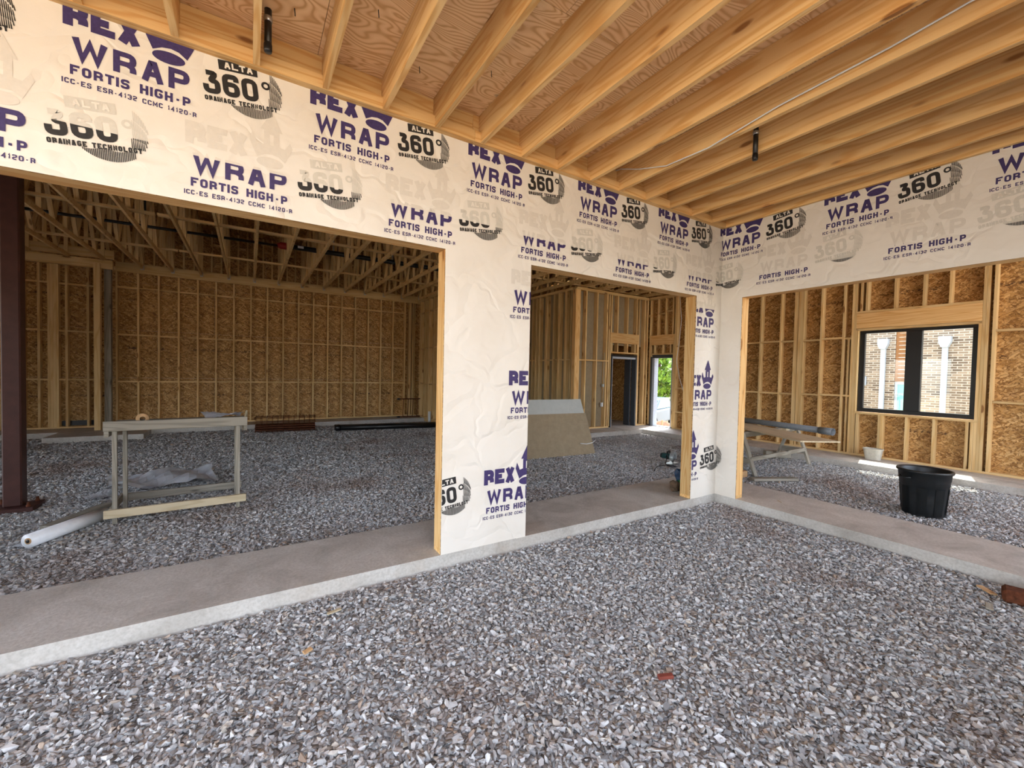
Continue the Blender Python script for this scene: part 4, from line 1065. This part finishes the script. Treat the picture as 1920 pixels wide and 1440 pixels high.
def bag():
    e = empty('rag_bundle', (-.31, .30, .001)); tag(e, 'green and blue rag bundle behind the opening post', 'rags')
    def blob(name, c, r, mat, sd):
        rr = np.random.default_rng(sd); bm = bmesh.new(); bmesh.ops.create_icosphere(bm, subdivisions=2, radius=1)
        for v in bm.verts: v.co = Vector((v.co.x*r[0], v.co.y*r[1], v.co.z*r[2]))*(1+.7*(rr.random()-.5)) + Vector(c)
        for v in bm.verts: v.co.z = max(0, v.co.z)
        from_bm(name, bm, mat, e)
    blob('green_cloth', (0,0,.09), (.06,.07,.10), 'green_bag', 2); blob('blue_cloth', (.0,.03,.20), (.06,.06,.09), 'blue_bag', 3); blob('tan_cloth', (-.10,.02,.07), (.06,.06,.075), 'bark', 4)
bag()
# little leftovers on the gravel
def scrap(name, p, size, rz, mat, label, cat, tilt=.08):
    o = link(name, board_mesh(size[0], size[1], size[2], mat, min(size)*.2)); o.location = p; o.rotation_euler = (tilt, -tilt, rz); return tag(o, label, cat)
zg = G+.012
scrap('plastic_scrap', (-2.2,-.10,zg+.01), (.09,.028,.008), .5, 'white_pvc', 'white plastic scrap on gravel below the opening sill', 'scrap')
scrap('brick_shard', (-3.34,-1.83,zg), (.085,.03,.02), -.5, 'brick_shard', 'reddish brick shard on the foreground gravel', 'shard')
scrap('wood_chip', (-4.78,-.28,zg), (.09,.025,.008), .1, 'plank_wood', 'pale wood chip on gravel near the long concrete strip', 'wood chip')
scrap('wood_block', (-.33,-2.68,G+.04), (.16,.20,.10), .2, 'rust', 'brown wood block at the end of the right concrete strip', 'block', 0)
scrap('wood_chip', (-.32,-2.50,zg), (.12,.05,.012), .9, 'cardboard', 'tan wood chip on gravel beside the brown wood block', 'wood chip')
scrap('wood_chip', (-.66,-2.57,zg), (.10,.04,.012), .2, 'weathered', 'grey wood chip on dark gravel in front of the brown wood block', 'wood chip')
scrap('wood_sliver', (.40,-.62,.004), (.10,.008,.005), .9, 'plank_wood', 'thin wood sliver lying on the right concrete strip', 'wood sliver', 0)
scrap('cloth_scrap', (-4.98,-.63,zg), (.05,.03,.01), .4, 'cardboard', 'orange stone coloured chip on gravel near the concrete strip', 'scrap')
s = tube('wire_scrap', None, [(3.0,3.25,G+.02),(2.9,3.1,G+.025),(2.98,2.95,G+.02),(2.75,2.8,G+.02),(2.7,2.6,G+.02)], .008, 'white_pvc', 6); tag(s, 'curly white wire scrap on the side room gravel', 'wire')

# ------------------------------------------------------------------ outside
def neighbour():
    e = empty('brick_building', (12, 0, -1.02)); tag(e, 'sunlit brick building seen through the black window', 'building')
    board('wall', e, 0, .3, 1.60, 9, 0, 7, 'brick', 'y').rotation_euler
    for o in list(e.children): bpy.data.objects.remove(o)
    def wallbox(name, y0, y1, z0, z1, mat, x=0):
        bm = bmesh.new(); bmesh.ops.create_cube(bm, size=1); 
        for v in bm.verts: v.co = Vector((x + .15 + v.co.x*.3, (y0+y1)/2 + v.co.y*(y1-y0), (z0+z1)/2 + v.co.z*(z1-z0)))
        return from_bm(name, bm, mat, e)
    wallbox('wall', 1.60, 7.5, 0, 7, 'brick'); wallbox('wall', -9, 1.02, 0, 7, 'brick'); wallbox('wall', 1.02, 1.60, 4.6, 7, 'brick')
    for k in range(16): board('cladding_board', e, .03, .07, 1.022, 1.598, 2.55+.127*k, 2.55+.127*k+.122, 'cladding', 'y')
    w = board('window_frame', e, .06, .12, 1.022, 1.598, 2.46, 2.548, 'frame_pale', 'y'); board('window_frame', e, .06, .12, 1.53, 1.598, .6, 2.46, 'frame_pale', 'z'); board('window_frame', e, .06, .12, 1.022, 1.07, .6, 2.46, 'frame_pale', 'z')
    board('window_pane', e, .09, .10, 1.07, 1.53, .6, 2.46, 'teal_glass', 'z')
    for k, yc in enumerate((1.88, .47)):
        zt = 3.60
        d = board('downspout', e, -.11, -.01, yc-.06, yc+.06, .1, zt, 'white_paint', 'z', .01)
        prism('conductor_head', e, [(yc-.07, zt-.02), (yc+.07, zt-.02), (yc+.13, zt+.13), (yc+.13, zt+.30), (yc-.13, zt+.30), (yc-.13, zt+.13)], -.18, -.005, 'white_paint', 'yz')
    board('meter_box', e, -.08, -.005, 2.30, 2.44, 2.4, 2.7, 'frame_pale', 'z', .005)
neighbour()
def tree(x, y, h, r, label, sd):
    rr = np.random.default_rng(sd); e = empty('leafy_tree', (x, y, -1.03)); tag(e, label, 'tree')
    tube('trunk', e, [(0,0,0), (.1,0,h*.3), (0,.1,h*.6)], [.22,.17,.08], 'bark', 10)
    n = 5200; V = []; Fc = []
    th = rr.uniform(0, 2*np.pi, n); cz = rr.uniform(-1, 1, n); rad = rr.uniform(.55, 1, n)**.5*(1+.25*np.sin(5*th)*np.cos(4*cz))
    C = np.column_stack([np.sqrt(1-cz**2)*np.cos(th)*r*rad, np.sqrt(1-cz**2)*np.sin(th)*r*rad, h*.56 + cz*h*.46*rad])
    A = rr.normal(size=(n,3)); A /= np.linalg.norm(A, axis=1)[:,None]; Bv = np.cross(A, rr.normal(size=(n,3))); Bv /= np.linalg.norm(Bv, axis=1)[:,None]
    s = rr.uniform(.10, .22, n)[:,None]
    Q = np.stack([C-A*s, C+Bv*s*.5, C+A*s, C-Bv*s*.5], 1).reshape(-1,3)
    me = bpy.data.meshes.new('foliage'); me.from_pydata(Q.tolist(), [], [(4*i,4*i+1,4*i+2,4*i+3) for i in range(n)])
    tag(link('foliage', me, e, 'leaf'), kind='stuff')
tree(15.6, 13.4, 5.6, 2.2, 'bright green tree framed by the open doorway', 11)
tree(23.0, 16.6, 7.0, 3.2, 'taller green tree farther behind the doorway', 12)
tree(16.0, 21.0, 7.2, 3.0, 'green tree at the edge of the doorway view', 13)
def car():
    e = empty('parked_car', (11.6, 10.9, -1.02), math.radians(200)); tag(e, 'pale blue parked car outside the open doorway', 'car')
    body = [(-2.1,.35), (2.1,.35), (2.15,.55), (2.1,.78), (1.0,.95), (-1.7,1.0), (-2.1,.85)]
    b = prism('body', e, body, -.85, .85, 'car_paint'); bv = b.modifiers.new('bevel', 'BEVEL'); bv.width = .07; bv.segments = 3
    cab = prism('cabin', e, [(1.0,.93), (.35,1.45), (-1.0,1.5), (-1.65,.98)], -.72, .72, 'car_paint'); bv = cab.modifiers.new('bevel', 'BEVEL'); bv.width = .06; bv.segments = 3
    prism('windshield', e, [(1.0,.97), (.42,1.42), (.45,1.44), (1.04,.97)], -.64, .64, 'teal_glass')
    for s in (-1, 1): prism('side_window', e, [(.75,1.0), (.3,1.38), (-.9,1.42), (-1.35,1.02)], s*.722-.006, s*.722+.006, 'teal_glass')
    board('grille', e, 2.10, 2.17, -.5, .5, .48, .66, 'frame_black', 'y', .02); board('bumper', e, 2.08, 2.2, -.83, .83, .34, .45, 'frame_pale', 'y', .02)
    for s in (-1, 1): board('headlamp', e, 2.06, 2.15, s*.68-.11, s*.68+.11, .60, .74, 'white_paint', 'y', .02)
    for x in (-1.35, 1.35):
        for s in (-1, 1):
            w = tube('wheel', e, [(x, s*.70, .33), (x, s*.88, .33)], .33, 'rubber', 22); tube('hubcap', w, [(x, s*.86, .33), (x, s*.89, .33)], .2, 'galvanised', 16)
car()
def mound():
    bm = bmesh.new(); bmesh.ops.create_icosphere(bm, subdivisions=4, radius=1)
    for v in bm.verts:
        n = 1 + .12*math.sin(7*v.co.x+3*v.co.y) + .08*math.sin(13*v.co.y-5*v.co.z) + .05*random.random()
        v.co = Vector((v.co.x*1.0*n, v.co.y*1.5*n, max(-.05, v.co.z)*.72*n))
    o = from_bm('dirt_mound', bm, 'dirt', None, True); o.location = (8.0, 7.3, -1.02); tag(o, 'heaped brown dirt mound just outside the doorway', 'dirt mound')
    tag(bar('marker_stake', None, (7.1, 6.45, -1.02), (7.1, 6.47, .0), .05, .03, 'plank_wood', .003), 'pale wooden stake by the dirt mound outside', 'stake')
mound()
